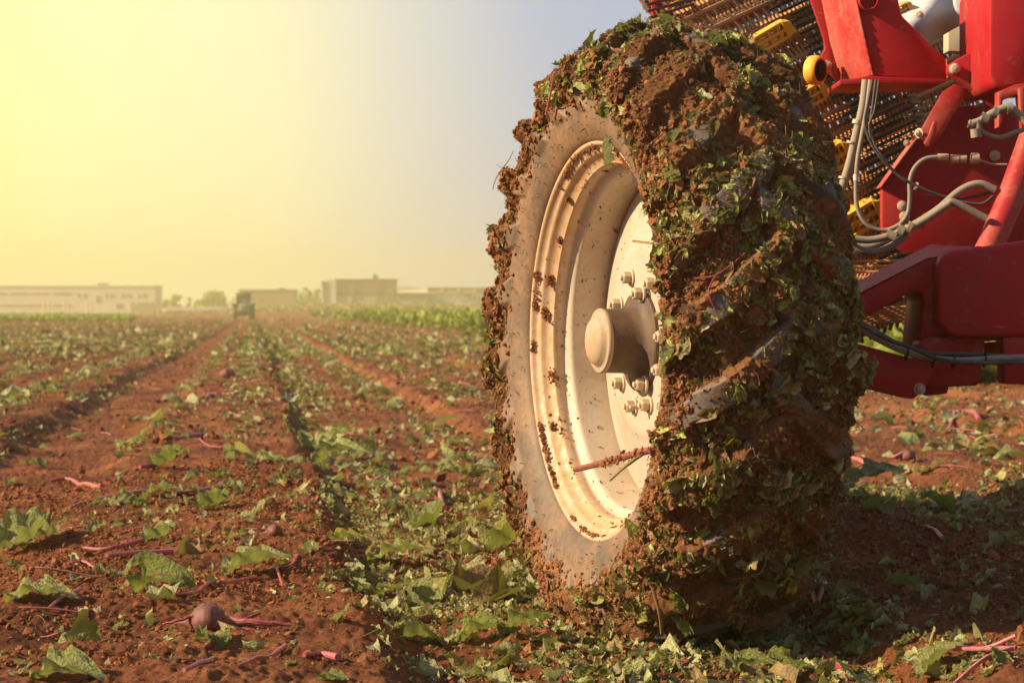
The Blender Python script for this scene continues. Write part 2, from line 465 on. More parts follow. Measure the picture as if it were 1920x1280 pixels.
def tyre_mat():
    m, n, b, o = new_mat("tyre_rubber")
    co = n.nodes.new("ShaderNodeTexCoord").outputs["Object"]
    sp = n.nodes.new("ShaderNodeSeparateXYZ"); n.links.new(co, sp.inputs[0])
    cb = n.nodes.new("ShaderNodeCombineXYZ"); n.links.new(sp.outputs[1], cb.inputs[1]); n.links.new(sp.outputs[2], cb.inputs[2])
    ln = n.nodes.new("ShaderNodeVectorMath"); ln.operation = 'LENGTH'; n.links.new(cb.outputs[0], ln.inputs[0])
    a = nz(n, 7, 8, 0.7, co); f = nz(n, 90, 6, 0.7, co)
    # the sidewall is dusted tan out to the tread, whose bare rubber stays grey
    k = rmp(n, ln.outputs["Value"], [(0.66, 1.0), (0.72, 0.0)])
    side = rmp(n, a.outputs["Fac"], [(0.32, (0.10, 0.072, 0.052)), (0.5, (0.18, 0.112, 0.068)), (0.66, (0.28, 0.155, 0.082))])
    dd = rmp(n, a.outputs["Fac"], [(0.40, (0.085, 0.078, 0.078)), (0.55, (0.16, 0.125, 0.11)), (0.7, (0.27, 0.16, 0.10))])
    base = mixc(n, k.outputs["Color"], dd.outputs["Color"], side.outputs["Color"])
    base = mixc(n, 1.0, base, rmp(n, f.outputs["Fac"], [(0.3, 0.75), (0.7, 1.2)]).outputs["Color"], 'MULTIPLY')
    n.links.new(base, b.inputs["Base Color"])
    b.inputs["Roughness"].default_value = 0.62
    bump(n, b, f.outputs["Fac"], 0.3, 0.003)
    return m
M_TYRE = tyre_mat()

# ------------------------------------------------------------------ ground
K = -485.0 / F      # rows drift to the left by K per metre of depth
def ground_h(x, y, fine=True):
    x = np.asarray(x, float); y = np.asarray(y, float)
    xr = x - K * y
    wob = 0.05 * noise2(y * 0.35, xr * 0 + 3.1, 11) + 0.03 * noise2(y * 1.4, xr * 0 + 7.7, 12)
    xw = xr + wob
    # beds stand about nine centimetres above the wheel tracks
    z = np.full(x.shape, 0.085)
    def track(c, hw, depth, soft=0.16):
        d = np.abs(xw - c)
        return -depth * (1 - sstep(hw - soft / 2, hw + soft / 2 + 0.02, d))
    z = z + track(0.86, 0.56, 0.085, 0.14)
    z = z + track(-1.04, 0.33, 0.075, 0.26)
    z = z + 0.03 * sstep(-1.3, -1.6, xw) * (1 - sstep(-2.0, -2.9, xw)) * (1 - sstep(14, 60, y))
    z = z + track(2.75, 0.30, 0.07)
    z = z + track(4.6, 0.28, 0.07)
    z = z + track(6.3, 0.28, 0.07)
    per = 1.85
    for i in range(1, 6):
        z = z + track(-1.04 - per * i, 0.24, 0.05, 0.25)
    # beyond, regular shallow rows
    z = z + 0.025 * np.cos(xw * 2 * PI / 0.62) * sstep(-1.9, -2.6, xw)
    amp = 0.6 + 0.4 * sstep(0.3, 0.5, np.abs(xw - 0.3))
    z = z + 0.022 * noise2(x * 3.2, y * 2.2, 1) + 0.014 * noise2(x * 8.5, y * 7.0, 2)
    if fine:
        n1 = noise2(x * 24, y * 22, 3)
        z = z + 0.011 * np.abs(n1) + 0.006 * noise2(x * 60, y * 55, 4) + 0.0030 * noise2(x * 140, y * 130, 6)
    # soil heaped at the foot of the tyre
    z = z + 0.035 * np.exp(-(((x - 0.02) / 0.20) ** 2 + ((y - 6.9) / 0.9) ** 2)) * (1 + 0.6 * noise2(x * 9, y * 7, 21))
    # land rises gently towards the buildings, more on the right
    rt = sstep(-0.14, -0.07, x / np.maximum(y, 1.0))
    z = z + sstep(270, 620, y) * (0.35 + 1.9 * rt)
    return z

def build_ground():
    near = 4.8; ys = [-40, -15, -4, 0.5, 2.0, 3.2, 4.1]
    y = near
    while y < 14: ys.append(y); y *= 1.0021
    while y < 60: ys.append(y); y *= 1.0042
    while y < 300: ys.append(y); y *= 1.010
    while y < 1020: ys.append(y); y *= 1.04
    ys = np.array(ys)
    core = np.linspace(-1, 1, 700)
    sideL = -1 - np.linspace(0, 1, 56)[1:][::-1] ** 1.7 * 6
    sideR = 1 + np.linspace(0, 1, 56)[1:] ** 1.7 * 6
    us = np.concatenate([sideL, core, sideR])
    hw = 0.215 * np.maximum(ys, 4.8) + 0.35
    wide = np.where(np.abs(us) > 1, 1.0, 0.0)
    X = us[None, :] * hw[:, None]
    X = X + np.sign(us)[None, :] * (np.maximum(np.abs(us) - 1, 0)[None, :] * (2.0 + 0.12 * np.maximum(ys, 0))[:, None])
    Yg = np.repeat(ys[:, None], len(us), 1)
    Z = ground_h(X, Yg)
    fl = sstep(1.0, 4.8, Yg)
    Z = Z * fl + 0.04 * (1 - fl)
    V = np.stack([X, Yg, Z], -1).reshape(-1, 3)
    nr, nc = X.shape
    i = np.arange(nr - 1)[:, None] * nc + np.arange(nc - 1)[None, :]
    q = np.stack([i, i + 1, i + nc + 1, i + nc], -1).reshape(-1, 4)
    o = mesh_np("ground", V, q, M_SOIL)
    tag(o, "red brown harvested soil with wheel tracks and beds", "ground", None, "structure")
build_ground()

def gp(px, py, z=0.06):
    """ground point under a pixel of the photograph"""
    Y = 0
    for _ in range(12):
        Y = (H - z) * F / max(py - 585, 4)
        X = (px - 960) / F * Y
        z = float(ground_h(np.array([X]), np.array([Y]), False)[0])
    return Vector((X, Y, z))

# ------------------------------------------------------------------ leaf templates
def leaf_grid(nu, nv, seed, curl=0.4, ruffle=0.06, fold=0.3, shape='beet', bend=0.3):
    """unit-length leaf along +Y, width about 0.6, returns V, quads, uv"""
    r = np.random.default_rng(seed)
    v = np.linspace(0, 1, nv); u = np.linspace(-1, 1, nu)
    if shape == 'beet':
        w = 0.33 * np.sin(np.pi * np.clip(v * 0.97 + 0.03, 0, 1) ** 0.75) ** 0.7 * (1 - 0.25 * v)
    else:
        w = 0.38 * (0.55 + 0.45 * np.sin(np.pi * v)) 
    ph = r.uniform(0, 6.28, 6)
    U, Vv = np.meshgrid(u, v)
    edge = 1 + 0.06 * np.sin(Vv * 13 + ph[0] + U * 3) + 0.03 * np.sin(Vv * 29 + ph[1])
    if shape == 'scrap':
        edge = edge + r.uniform(-0.2, 0.2, U.shape) * (np.abs(U) > 0.9)
    X = U * w[:, None] * edge
    Y = Vv * (1.0) + (r.uniform(-0.12, 0.12, U.shape) * ((Vv < 0.01) | (Vv > 0.99)) if shape == 'scrap' else 0)
    a = np.abs(U)
    Z = fold * a * np.abs(X) * 1.2
    Z = Z + ruffle * a ** 1.5 * np.sin(Vv * 19 + ph[2] + np.sign(U) * 1.3) + ruffle * 0.6 * np.sin(Vv * 9 + U * 4 + ph[3])
    Z = Z + ruffle * 0.4 * np.sin(Vv * 31 + U * 7 + ph[4])
    Z = Z + 0.028 * np.sin(X * 38 + ph[0]) * np.sin(Vv * 26 + ph[1]) + 0.018 * np.sin(X * 70 + ph[3]) * np.sin(Vv * 51 + ph[5])
    # bend along the length
    th = bend * 2.2 * (Y - 0.3)
    R0 = 1.0 / max(abs(bend) * 2.2, 1e-3) * np.sign(bend if bend else 1)
    Yb = R0 * np.sin(th) + 0.3; Zb = R0 * (1 - np.cos(th))
    Y2 = Yb - np.sin(th) * Z; Z2 = -Zb + np.cos(th) * Z
    # roll across
    cr = curl * 2.5
    X3 = np.sin(X * cr) / cr if abs(cr) > 1e-3 else X
    Z3 = Z2 + (1 - np.cos(X * cr)) / cr if abs(cr) > 1e-3 else Z2
    V = np.stack([X3, Y2 - 0.45, Z3], -1).reshape(-1, 3)
    i = np.arange(nv - 1)[:, None] * nu + np.arange(nu - 1)[None, :]
    q = np.stack([i, i + 1, i + nu + 1, i + nu], -1).reshape(-1, 4)
    uv = np.stack([(U + 1) / 2, Vv], -1).reshape(-1, 2)
    return V, q, uv

def tube_tpl(seed, n=5, seg=5, r=0.02, bend=0.15):
    rr = np.random.default_rng(seed)
    t = np.linspace(-0.5, 0.5, seg)
    cx = bend * np.sin(t * 3 + rr.uniform(0, 6)) ; cz = 0.5 * bend * np.sin(t * 5 + rr.uniform(0, 6))
    cx -= cx.mean(); cz -= cz.mean()
    V = []
    for i in range(seg):
        rad = r * (1 - 0.3 * abs(t[i]) * rr.uniform(0.2, 1.6))
        for k in range(n):
            a = 2 * PI * k / n
            V.append((cx[i] + rad * math.cos(a), t[i], cz[i] + rad * math.sin(a) * 0.8))
    q = []
    for i in range(seg - 1):
        for k in range(n):
            k2 = (k + 1) % n
            q.append((i * n + k, i * n + k2, (i + 1) * n + k2, (i + 1) * n + k))
    V = np.array(V); V = np.vstack([V, [(cx[0], t[0], cz[0])], [(cx[-1], t[-1], cz[-1])]])
    a0 = len(V) - 2
    tri = [(k, a0, (k + 1) % n) for k in range(n)] + [((seg - 1) * n + (k + 1) % n, a0 + 1, (seg - 1) * n + k) for k in range(n)]
    q += [(a, b, c, c) for a, b, c in tri]
    return V, np.array(q), None

def clod_tpl(seed, sub=1):
    bm = bmesh.new(); bmesh.ops.create_icosphere(bm, subdivisions=sub, radius=1.0)
    V = np.array([v.co[:] for v in bm.verts]); Fc = np.array([[v.index for v in f.verts] for f in bm.faces]); bm.free()
    s = seed * 13.7
    n = noise3(V[:, 0] * 1.3 + s, V[:, 1] * 1.3, V[:, 2] * 1.3, 3) * 0.45 + noise3(V[:, 0] * 3 + s, V[:, 1] * 3, V[:, 2] * 3, 4) * 0.25
    jit = np.random.default_rng(int(seed) + 100)
    V = V * (1 + n * 1.2 + jit.uniform(-0.28, 0.28, len(V)))[:, None] * np.array([1.1, 0.8, 0.62])
    return V, Fc, None

def frames(normals, rz, tilt=0.0):
    """rotation matrices whose third column is the (tilted) normal and that are spun by rz"""
    N = normals + tilt * rng.normal(size=normals.shape)
    N /= np.linalg.norm(N, axis=1)[:, None]
    ref = np.where(np.abs(N[:, 2:3]) < 0.9, np.array([[0, 0, 1.0]]), np.array([[1.0, 0, 0]]))
    A = np.cross(ref, N); A /= np.linalg.norm(A, axis=1)[:, None]
    B = np.cross(N, A)
    c, s = np.cos(rz)[:, None], np.sin(rz)[:, None]
    X = A * c + B * s; Y = -A * s + B * c
    return np.stack([X, Y, N], -1)      # (n,3,3) columns X Y N

def scatter(name, tpls, pos, fr, scl, mats, parent=None, smooth=True):
    """one mesh holding many copies of small templates"""
    n = len(pos); k = len(tpls); which = rng.integers(0, k, n)
    Vs, Qs, UVs = [], [], []; base = 0; has_uv = tpls[0][2] is not None
    scl = np.asarray(scl); scl = scl[:, None] if scl.ndim == 1 else scl
    for t in range(k):
        ids = np.where(which == t)[0]
        if not len(ids): continue
        V, q, uv = tpls[t]
        P = V[None] * scl[ids][:, None, :]
        P = np.einsum('nij,nvj->nvi', fr[ids], P) + pos[ids][:, None, :]
        m = len(ids); nv = len(V)
        Vs.append(P.reshape(-1, 3))
        Qs.append((q[None] + (np.arange(m) * nv)[:, None, None] + base).reshape(-1, q.shape[1]))
        if has_uv: UVs.append(np.tile(uv, (m, 1)))
        base += m * nv
    V = np.vstack(Vs); Q = np.vstack(Qs)
    if Q.shape[1] == 4:
        tri = Q[:, 2] == Q[:, 3]
        fl = [Q[~tri]] + ([Q[tri][:, :3]] if tri.any() else [])
    else: fl = [Q]
    return mesh_np(name, V, fl, mats, parent, np.vstack(UVs) if has_uv else None, smooth)

SCRAPS = [leaf_grid(6, 6, s, curl=c, ruffle=0.13, fold=f, shape='scrap', bend=b) for s, c, f, b in
          [(1, .8, .3, .4), (2, 1.4, -.2, .8), (3, .3, .5, -.4), (4, 1.8, .1, .2), (5, -1.0, .4, .9), (6, .5, -.4, -.7)]]
SCRAPS_LO = [leaf_grid(3, 3, s + 20, curl=.8, ruffle=.1, fold=.4, shape='scrap', bend=.4) for s in range(5)]
LEAFS = [leaf_grid(17, 24, s + 40, curl=c, ruffle=r * 0.9, fold=f, bend=b) for s, c, r, f, b in
         [(1, .7, .045, .3, .35), (2, 1.5, .05, .1, .6), (3, .4, .06, .7, -.3), (4, 2.2, .04, .2, .9), (5, -.6, .055, .4, .5), (6, 1.1, .06, -.3, -.5)]]
LEAFS_MID = [leaf_grid(5, 7, s + 60, curl=c, ruffle=.07, fold=f, bend=b) for s, c, f, b in
             [(1, .7, .3, .5), (2, 1.6, .1, .8), (3, .4, .8, -.4), (4, -.8, .3, .7), (5, 1.9, .2, .3)]]
STALKS = [tube_tpl(s, 6, 7, 0.035, b) for s, b in [(1, .02), (2, .06), (3, .10), (4, .04), (5, .14)]]
FIBRES = [tube_tpl(s + 10, 3, 8, 0.016, b) for s, b in [(1, .12), (2, .2), (3, .08), (4, .26)]]
CLODS = [clod_tpl(s, 1) for s in range(6)]
CLODS2 = [clod_tpl(s + 9, 2) for s in range(5)]

# ------------------------------------------------------------------ litter on the ground
def ground_scatter(n, y0, y1, xmargin, xr_rule, power=1.0):
    """points uniform in area between depths y0 and y1, thinned by a rule on the row coordinate"""
    out_x, out_y = [], []; got = 0
    while got < n:
        m = n * 2
        y = np.sqrt(rng.uniform(y0 ** 2, y1 ** 2, m)) if power == 1.0 else 1 / rng.uniform(1 / y1, 1 / y0, m)
        x = rng.uniform(-1, 1, m) * (0.205 * y + xmargin)
        keep = rng.uniform(0, 1, m) < xr_rule(x - K * y, x, y)
        out_x.append(x[keep]); out_y.append(y[keep]); got += keep.sum()
    x = np.concatenate(out_x)[:n]; y = np.concatenate(out_y)[:n]
    return x, y

def row_rule(xr, x, y):
    d = np.full(xr.shape, 0.07)
    d = np.where((xr > 0.28) & (xr < 1.55), 1.0, d)               # the wheel's track, thick with crushed tops
    d = np.where((xr > 0.28) & (xr < 1.55) & (y > 16), 0.45, d)
    d = np.where((xr > 1.55) & (y < 12), 0.10 + 0.35 * (y > 9.5), d)
    d = np.where((xr > 1.55) & (y >= 12), 0.30, d)
    d = np.where((xr < -0.76) & (xr > -1.32), 0.02, d)
    d = np.where(xr < -1.4, 0.35 + 0.25 * np.cos(xr * 2 * PI / 0.92), d)
    d = np.where((xr > -0.72) & (xr < 0.28) & (y > 14), 0.3, d)
    cl = 0.5 + 0.5 * np.clip(noise2(xr * 2.2 + 3, y * 0.7, 31) * 1.7, -1, 1)
    d = d * np.where(y > 12, 0.55 + 0.45 * np.cos(xr * 2 * PI / 0.62 + 0.6), 1.0)
    return np.clip(d * (0.35 + 1.1 * cl), 0, 1)

def at_ground(x, y, lift):
    return np.stack([x, y, ground_h(x, y) + lift], -1)

UP = lambda n: np.tile(np.array([[0, 0, 1.0]]), (n, 1))

# fine shreds close by
parts_ = []
x, y = ground_scatter(26000, 5.2, 11.5, 0.4, row_rule)
s = rng.lognormal(math.log(0.0155), 0.65, len(x))
o = scatter("leaf_shreds", SCRAPS, at_ground(x, y, s * 0.10), frames(UP(len(x)), rng.uniform(0, 6.28, len(x)), 0.5), s, M_LITTER)
tag(o, "shredded beet leaves strewn over the soil near the wheel", "leaf litter", None, "stuff")
x, y = ground_scatter(14000, 11.5, 42, 0.8, row_rule)
s = rng.lognormal(math.log(0.042), 0.5, len(x))
o = scatter("leaf_litter", SCRAPS_LO, at_ground(x, y, s * 0.2), frames(UP(len(x)), rng.uniform(0, 6.28, len(x)), 0.35), s, M_LITTER)
tag(o, "pale green leaf litter scattered along the harvested rows", "leaf litter", None, "stuff")
x, y = ground_scatter(16000, 42, 330, 2, row_rule, power=2)
s = rng.lognormal(math.log(0.09), 0.4, len(x)) * (1 + y / 300)
o = scatter("far_leaf_litter", SCRAPS_LO, at_ground(x, y, s * 0.2), frames(UP(len(x)), rng.uniform(0, 6.28, len(x)), 0.6), s, M_LITTER)
tag(o, "far yellowish leaf litter fading towards the buildings", "leaf litter", None, "stuff")
# clods
def clod_rule(xr, x, y): return np.clip(0.5 + 0.6 * noise2(x * 2.2, y * 1.6, 41), 0.1, 1)
x, y = ground_scatter(80000, 5.2, 12.0, 0.4, clod_rule)
s = np.clip(rng.lognormal(math.log(0.0034), 0.55, len(x)), 0.0015, 0.022)
o = scatter("soil_clods", CLODS, at_ground(x, y, s * 0.35), frames(UP(len(x)), rng.uniform(0, 6.28, len(x)), 0.5), s, M_CLOD, smooth=False)
tag(o, "loose crumbs and clods of red soil", "soil clods", None, "stuff")
x, y = ground_scatter(16000, 12, 45, 0.8, clod_rule)
s = np.clip(rng.lognormal(math.log(0.011), 0.5, len(x)), 0.004, 0.04)
o = scatter("far_soil_clods", CLODS, at_ground(x, y, s * 0.3), frames(UP(len(x)), rng.uniform(0, 6.28, len(x)), 0.5), s, M_CLOD, smooth=False)
tag(o, "clods of red soil farther down the field", "soil clods", None, "stuff")
# thin red stalk shreds and dry fibres
def stalk_rule(xr, x, y): return np.where((xr > 0.3) & (xr < 1.5), 0.35, 0.6)
x, y = ground_scatter(2200, 5.3, 12, 0.3, stalk_rule)
s = rng.lognormal(math.log(0.04), 0.4, len(x))
o = scatter("fibre_shreds", FIBRES, at_ground(x, y, 0.006), frames(UP(len(x)), rng.uniform(0, 6.28, len(x)), 0.2), s, M_DRY)
tag(o, "thin dry root fibres among the soil crumbs", "fibres", None, "stuff")
def stalk_rule2(xr, x, y): return np.where(xr > 1.5, 1.0, 0.4)
x, y = ground_scatter(1300, 12, 60, 0.5, stalk_rule2)
s = rng.uniform(0.12, 0.28, len(x))
rz = rng.normal(0.9, 0.7, len(x)) + PI / 2
o = scatter("stalk_litter", STALKS, at_ground(x, y, 0.015), frames(UP(len(x)), rz, 0.12), np.stack([s * .75, s, s * .6], -1), M_STALK)
tag(o, "pink beet stalks strewn farther along the rows", "stalk litter", None, "stuff")

# individual leaves in a group
def obj_from_tpl(name, tpl, mat, loc, rot, scale):
    key = id(tpl)
    if key in _cache and _cache[key].materials[0] == mat:
        o = bpy.data.objects.new(name, _cache[key]); C.objects.link(o)
    else:
        V, q, uv = tpl
        tri = (q[:, 2] == q[:, 3]) if q.shape[1] == 4 else np.zeros(len(q), bool)
        fl = [q[~tri]] + ([q[tri][:, :3]] if tri.any() else [])
        o = mesh_np(name, V, fl, mat, None, uv)
        _cache[key] = o.data
    o.location = loc; o.rotation_euler = rot; o.scale = scale if hasattr(scale, '__len__') else (scale,) * 3
    return o
_cache = {}

def big_rule(xr, x, y):
    d = np.where((xr > 0.3) & (xr < 1.5), 0.9, 0.45)
    return np.clip(d * (0.5 + noise2(x * 1.7, y * 1.1, 51)), 0.05, 1)
x, y = ground_scatter(240, 5.4, 14.0, 0.1, big_rule)
zz = ground_h(x, y)
for i in range(len(x)):
    s = float(np.clip(rng.lognormal(math.log(0.085), 0.35), 0.05, 0.16))
    o = obj_from_tpl("beet_leaf", LEAFS[int(rng.integers(0, 6))], M_LEAF, (x[i], y[i], zz[i] + s * 0.14),
                     (rng.normal(0, .3), rng.normal(0, .3), rng.uniform(0, 6.28)), s)
    tag(o, "small torn beet leaf lying loose among many on the red soil", "leaf", "torn beet leaves lying about the field")
x, y = ground_scatter(130, 5.6, 14.0, 0.1, stalk_rule)
zz = ground_h(x, y)
for i in range(len(x)):
    s = float(rng.uniform(0.06, 0.20))
    rz = float(rng.normal(-1.25, .5))
    o = obj_from_tpl("beet_stalk", STALKS[int(rng.integers(0, 5))], M_STALK, (x[i], y[i], zz[i] + 0.006), (rng.normal(0, .07), 0, rz), (0.030 + s * .5, s, 0.025 + s * .4))
    tag(o, "thin reddish pink beet stalk lying loose on the red soil", "stalk", "cut beet stalks lying about the field")

# hero leaves: px, py, width px, spin, tilt, template, label
def hero_leaf(px, py, wpx, spin, tx, ty, t, label, lift=0.3, sq=1.0):
    p = gp(px, py + wpx * 0.12)
    s = wpx / F * p.y * 1.18
    spin = spin - PI if spin > 0.9 else spin
    o = obj_from_tpl("beet_leaf", LEAFS[t], M_LEAF, (p.x, p.y, p.z + s * lift * 0.6), (tx, ty, spin), (s * sq * 1.25, s, s * 1.1))
    tag(o, label, "leaf", "torn beet leaves lying about the field")
HL = [
 (295, 1105, 115, 1.2, 0.5, 0.7, 3, "folded bright green beet leaf standing up left of the beet root", .55),
 (472, 1065, 120, 1.7, 0.45, 0.0, 0, "broad flat green beet leaf with reddish veins above the beet root", .35),
 (125, 1262, 135, 1.4, 0.3, 0.2, 1, "large curled beet leaf at the bottom left corner", .3),
 (45, 1042, 110, -0.9, 0.4, 0.2, 2, "long beet leaf beside a slanting stalk at the left edge", .3),
 (70, 1112, 125, 1.5, 0.3, 0.1, 4, "wavy pale beet leaf low on the left below the long leaf", .3),
 (298, 928, 66, 1.5, 0.4, 0.1, 4, "crumpled beet leaf at the end of a long crimson stalk", .5),
 (215, 938, 50, 1.2, 0.3, 0.1, 5, "yellow green beet leaf beside the crimson stalks", .3),
 (400, 950, 62, 1.5, 0.3, 0.1, 2, "flattened pale beet leaf lying on the bare bed", .3),
 (470, 955, 80, 1.7, 0.3, 0.1, 5, "wide pale beet leaf with a pink stalk behind it", .3),
 (632, 862, 100, 1.3, 0.5, 0.1, 1, "largest pale crinkled beet leaf beside the furrow", .5),
 (625, 838, 80, 1.9, 0.5, 0.0, 4, "pale beet leaf heaped behind the largest crinkled one", .6),
 (569, 842, 36, 0.4, 1.0, 0.1, 0, "small upright yellow green beet leaf left of the crinkled leaf", .8),
 (448, 857, 60, 1.0, 0.4, 0.1, 3, "triangular pale beet leaf standing on the bed", .5),
 (505, 862, 60, 1.7, 0.3, 0.1, 4, "spreading beet leaf right of the triangular pale one", .3),
 (315, 876, 60, 1.6, 0.5, 0.2, 2, "pale beet leaf peaked like a tent behind the crimson stalks", .4),
 (250, 832, 70, 1.5, 0.3, 0.1, 5, "pale beet leaf on the edge of the sunken wheel track", .3),
 (640, 1017, 66, 1.5, 0.4, 0.1, 0, "round pale beet leaf on the shoulder of the furrow", .4),
 (738, 1048, 112, 1.5, 0.5, 0.0, 4, "peaked dark green beet leaf with a pale hem in the furrow", .5),
 (705, 1075, 60, 0.6, 0.4, 0.1, 1, "pale stalked beet leaf folded below the peaked leaf", .4),
 (870, 982, 52, 1.0, 0.5, 0.2, 4, "crinkled leaf standing between the furrow and the wheel", .5),
 (955, 1025, 100, 1.6, 0.5, 0.1, 2, "bright folded beet leaf lying against the foot of the tyre", .4),
 (395, 1198, 84, 0.6, 0.35, 0.2, 1, "narrow curled beet leaf below the beet root", .3),
 (635, 1160, 62, 1.5, 0.4, 0.1, 5, "small fresh leaf on the edge of the bare bed", .3),
 (905, 1215, 100, 1.5, 0.5, 0.2, 1, "big bright green leaf in front of the tyre, left half of the bunch", .5),
 (985, 1210, 110, 1.2, 0.6, -0.2, 4, "big bright green leaf in front of the tyre, right half of the bunch", .5),
 (790, 1205, 100, 1.8, 0.3, 0.1, 3, "rolled long leaf at the mouth of the dark furrow", .3),
 (1620, 930, 120, 1.4, 0.6, 0.2, 4, "dark shaded beet leaf bunched right of the tyre", .6),
 (1752, 1228, 90, 1.6, 0.9, 0.1, 0, "flat dull green leaf standing at the lower right with purple stalks", .7),
 (1800, 1262, 60, 1.2, 0.7, 0.3, 4, "yellowish leaf under the dull green leaf at lower right", .4),
 (1870, 1240, 50, 0.4, 0.9, 0.3, 0, "small upright leaf beside the purple stalks at lower right", .5),
 (1410, 1255, 90, 1.4, 0.5, 0.2, 1, "sunlit leaf bunch just in front of the tyre shadow", .4),
 (1480, 1262, 80, 1.8, 0.5, 0.2, 4, "sunlit crumpled leaf at the edge of the tyre shadow", .4),
 (40, 1262, 50, 1.5, 0.3, 0.1, 5, "small leaf by the pink stalk at the bottom left", .3),
 (300, 1010, 60, 1.6, 0.3, 0.1, 2, "pale leaf between the crossing stalks", .3),
 (620, 1275, 60, 1.2, 0.3, 0.1, 0, "flat leaf cut by the bottom edge of the view", .3),
 (1650, 955, 70, 0.4, 0.4, 0.2, 3, "dark curled leaf tip lying in the machine shade", .4),
]
for h in HL: hero_leaf(*h)

def hero_stalk(name, pts, rpx, label, cat="stalk", mat=None, group="cut beet stalks lying about the field", lift=0.004, parent=None):
    P = []
    for (a, b) in pts:
        p = gp(a, b); P.append(Vector((p.x, p.y, p.z + 0.012)))
    r = rpx / F * P[0].y / 2
    P = spline(P, 5)
    hs = ground_h(np.array([p.x for p in P]), np.array([p.y for p in P]), False)
    for p, h in zip(P, hs): p.z = h + r + 0.010
    n = len(P)
    o = MB().tube(P, [r * (0.75 + 0.5 * i / n) for i in range(n)], 8).build(name, mat or M_STALK, parent, smooth=True)
    if parent is None: tag(o, label, cat, group)
    return o
HS = [
 ([(95, 908), (140, 910), (192, 916)], 8, "straight crimson stalk lying across the edge of the sunken track"),
 ([(130, 960), (190, 942), (280, 928)], 7, "crimson stalk running into the crumpled leaf from the left"),
 ([(10, 1040), (60, 1018), (122, 978)], 9, "thick crimson stalk slanting up at the left edge"),
 ([(320, 930), (370, 928), (415, 917)], 6, "thin crimson stalk running right of the crumpled leaf"),
 ([(155, 1046), (210, 1030), (268, 1022)], 8, "crimson stalk behind the brown split one"),
 ([(200, 1052), (262, 1046), (324, 1044)], 10, "brown split stalk with a pink end beside the crossing stalks"),
 ([(128, 1063), (160, 1064), (190, 1076)], 5, "short pale pink curved stalk left of the folded leaf"),
 ([(268, 1080), (290, 1068), (303, 1050)], 7, "short dark crimson stalk hooked above the folded leaf"),
 ([(320, 1124), (390, 1112), (480, 1092)], 8, "long crimson stalk running from the broad flat leaf"),
 ([(530, 1090), (520, 1074), (550, 1066), (566, 1050)], 6, "curved crimson stalk right of the broad flat leaf"),
 ([(92, 1142), (120, 1128), (150, 1108)], 8, "dark crimson stalk below the wavy pale leaf"),
 ([(345, 1270), (370, 1258), (396, 1252)], 10, "frayed crimson stalk at the bottom of the bare bed"),
 ([(570, 1242), (602, 1240), (634, 1246)], 12, "bright pink thick stalk piece at the bottom"),
 ([(445, 1262), (490, 1246), (535, 1222)], 9, "brown red stalk slanting up left of the bright pink piece"),
 ([(815, 922), (826, 940), (834, 962)], 8, "pink stalk standing in the leaf litter beside the wheel"),
 ([(1565, 862), (1610, 858), (1652, 866)], 8, "pale pink stalk lying in the sun right of the tyre"),
 ([(1775, 812), (1800, 794), (1836, 788)], 8, "bright pink bent stalk on the sunlit soil at right"),
 ([(1745, 962), (1800, 950), (1842, 946)], 8, "long dark stalk lying in the machine shade"),
 ([(1736, 994), (1756, 1004), (1768, 1022)], 7, "pale violet hooked stalk in the machine shade"),
 ([(1510, 1075), (1530, 1105)], 7, "violet stalk propped at the foot of the shaded tyre"),
 ([(1512, 1136), (1530, 1118), (1548, 1104)], 8, "crimson stalk crossing the violet one in the shade"),
 ([(1540, 1236), (1565, 1256), (1592, 1280)], 12, "frayed pink stalk in the sun at the edge of the tyre shadow"),
 ([(430, 780), (460, 788), (500, 792)], 7, "pale pink stalk beside the far mounded clod"),
 ([(380, 752), (410, 744), (440, 744)], 6, "pale pink stalk farther up the bare bed"),
 ([(320, 828), (350, 824), (380, 822)], 8, "pale pink stalk lying behind the tent shaped leaf"),
 ([(262, 884), (290, 886)], 9, "short bright pink stalk touching the tent shaped leaf"),
]
for pts, r, lb in HS: hero_stalk("beet_stalk", pts, r, lb)
pst = empty("stalk_bunch", gp(1905, 1222))
tag(pst, "bunch of purple stalks pulled off a beet at the lower right", "stalk bunch")
for k, (y0, y1) in enumerate([(1212, 1216), (1218, 1220), (1226, 1222)]):
    a = gp(1788, y0 + 20); b = gp(1905, y1 + 14); a.z += .03; b.z += .03; m_ = (a + b) / 2; m_.z += 0.015 * (k - 1)
    o = MB().tube(spline([a - pst.location, m_ - pst.location, b - pst.location], 5), 0.0045, 7).build("stalk", M_STALK, pst, smooth=True)

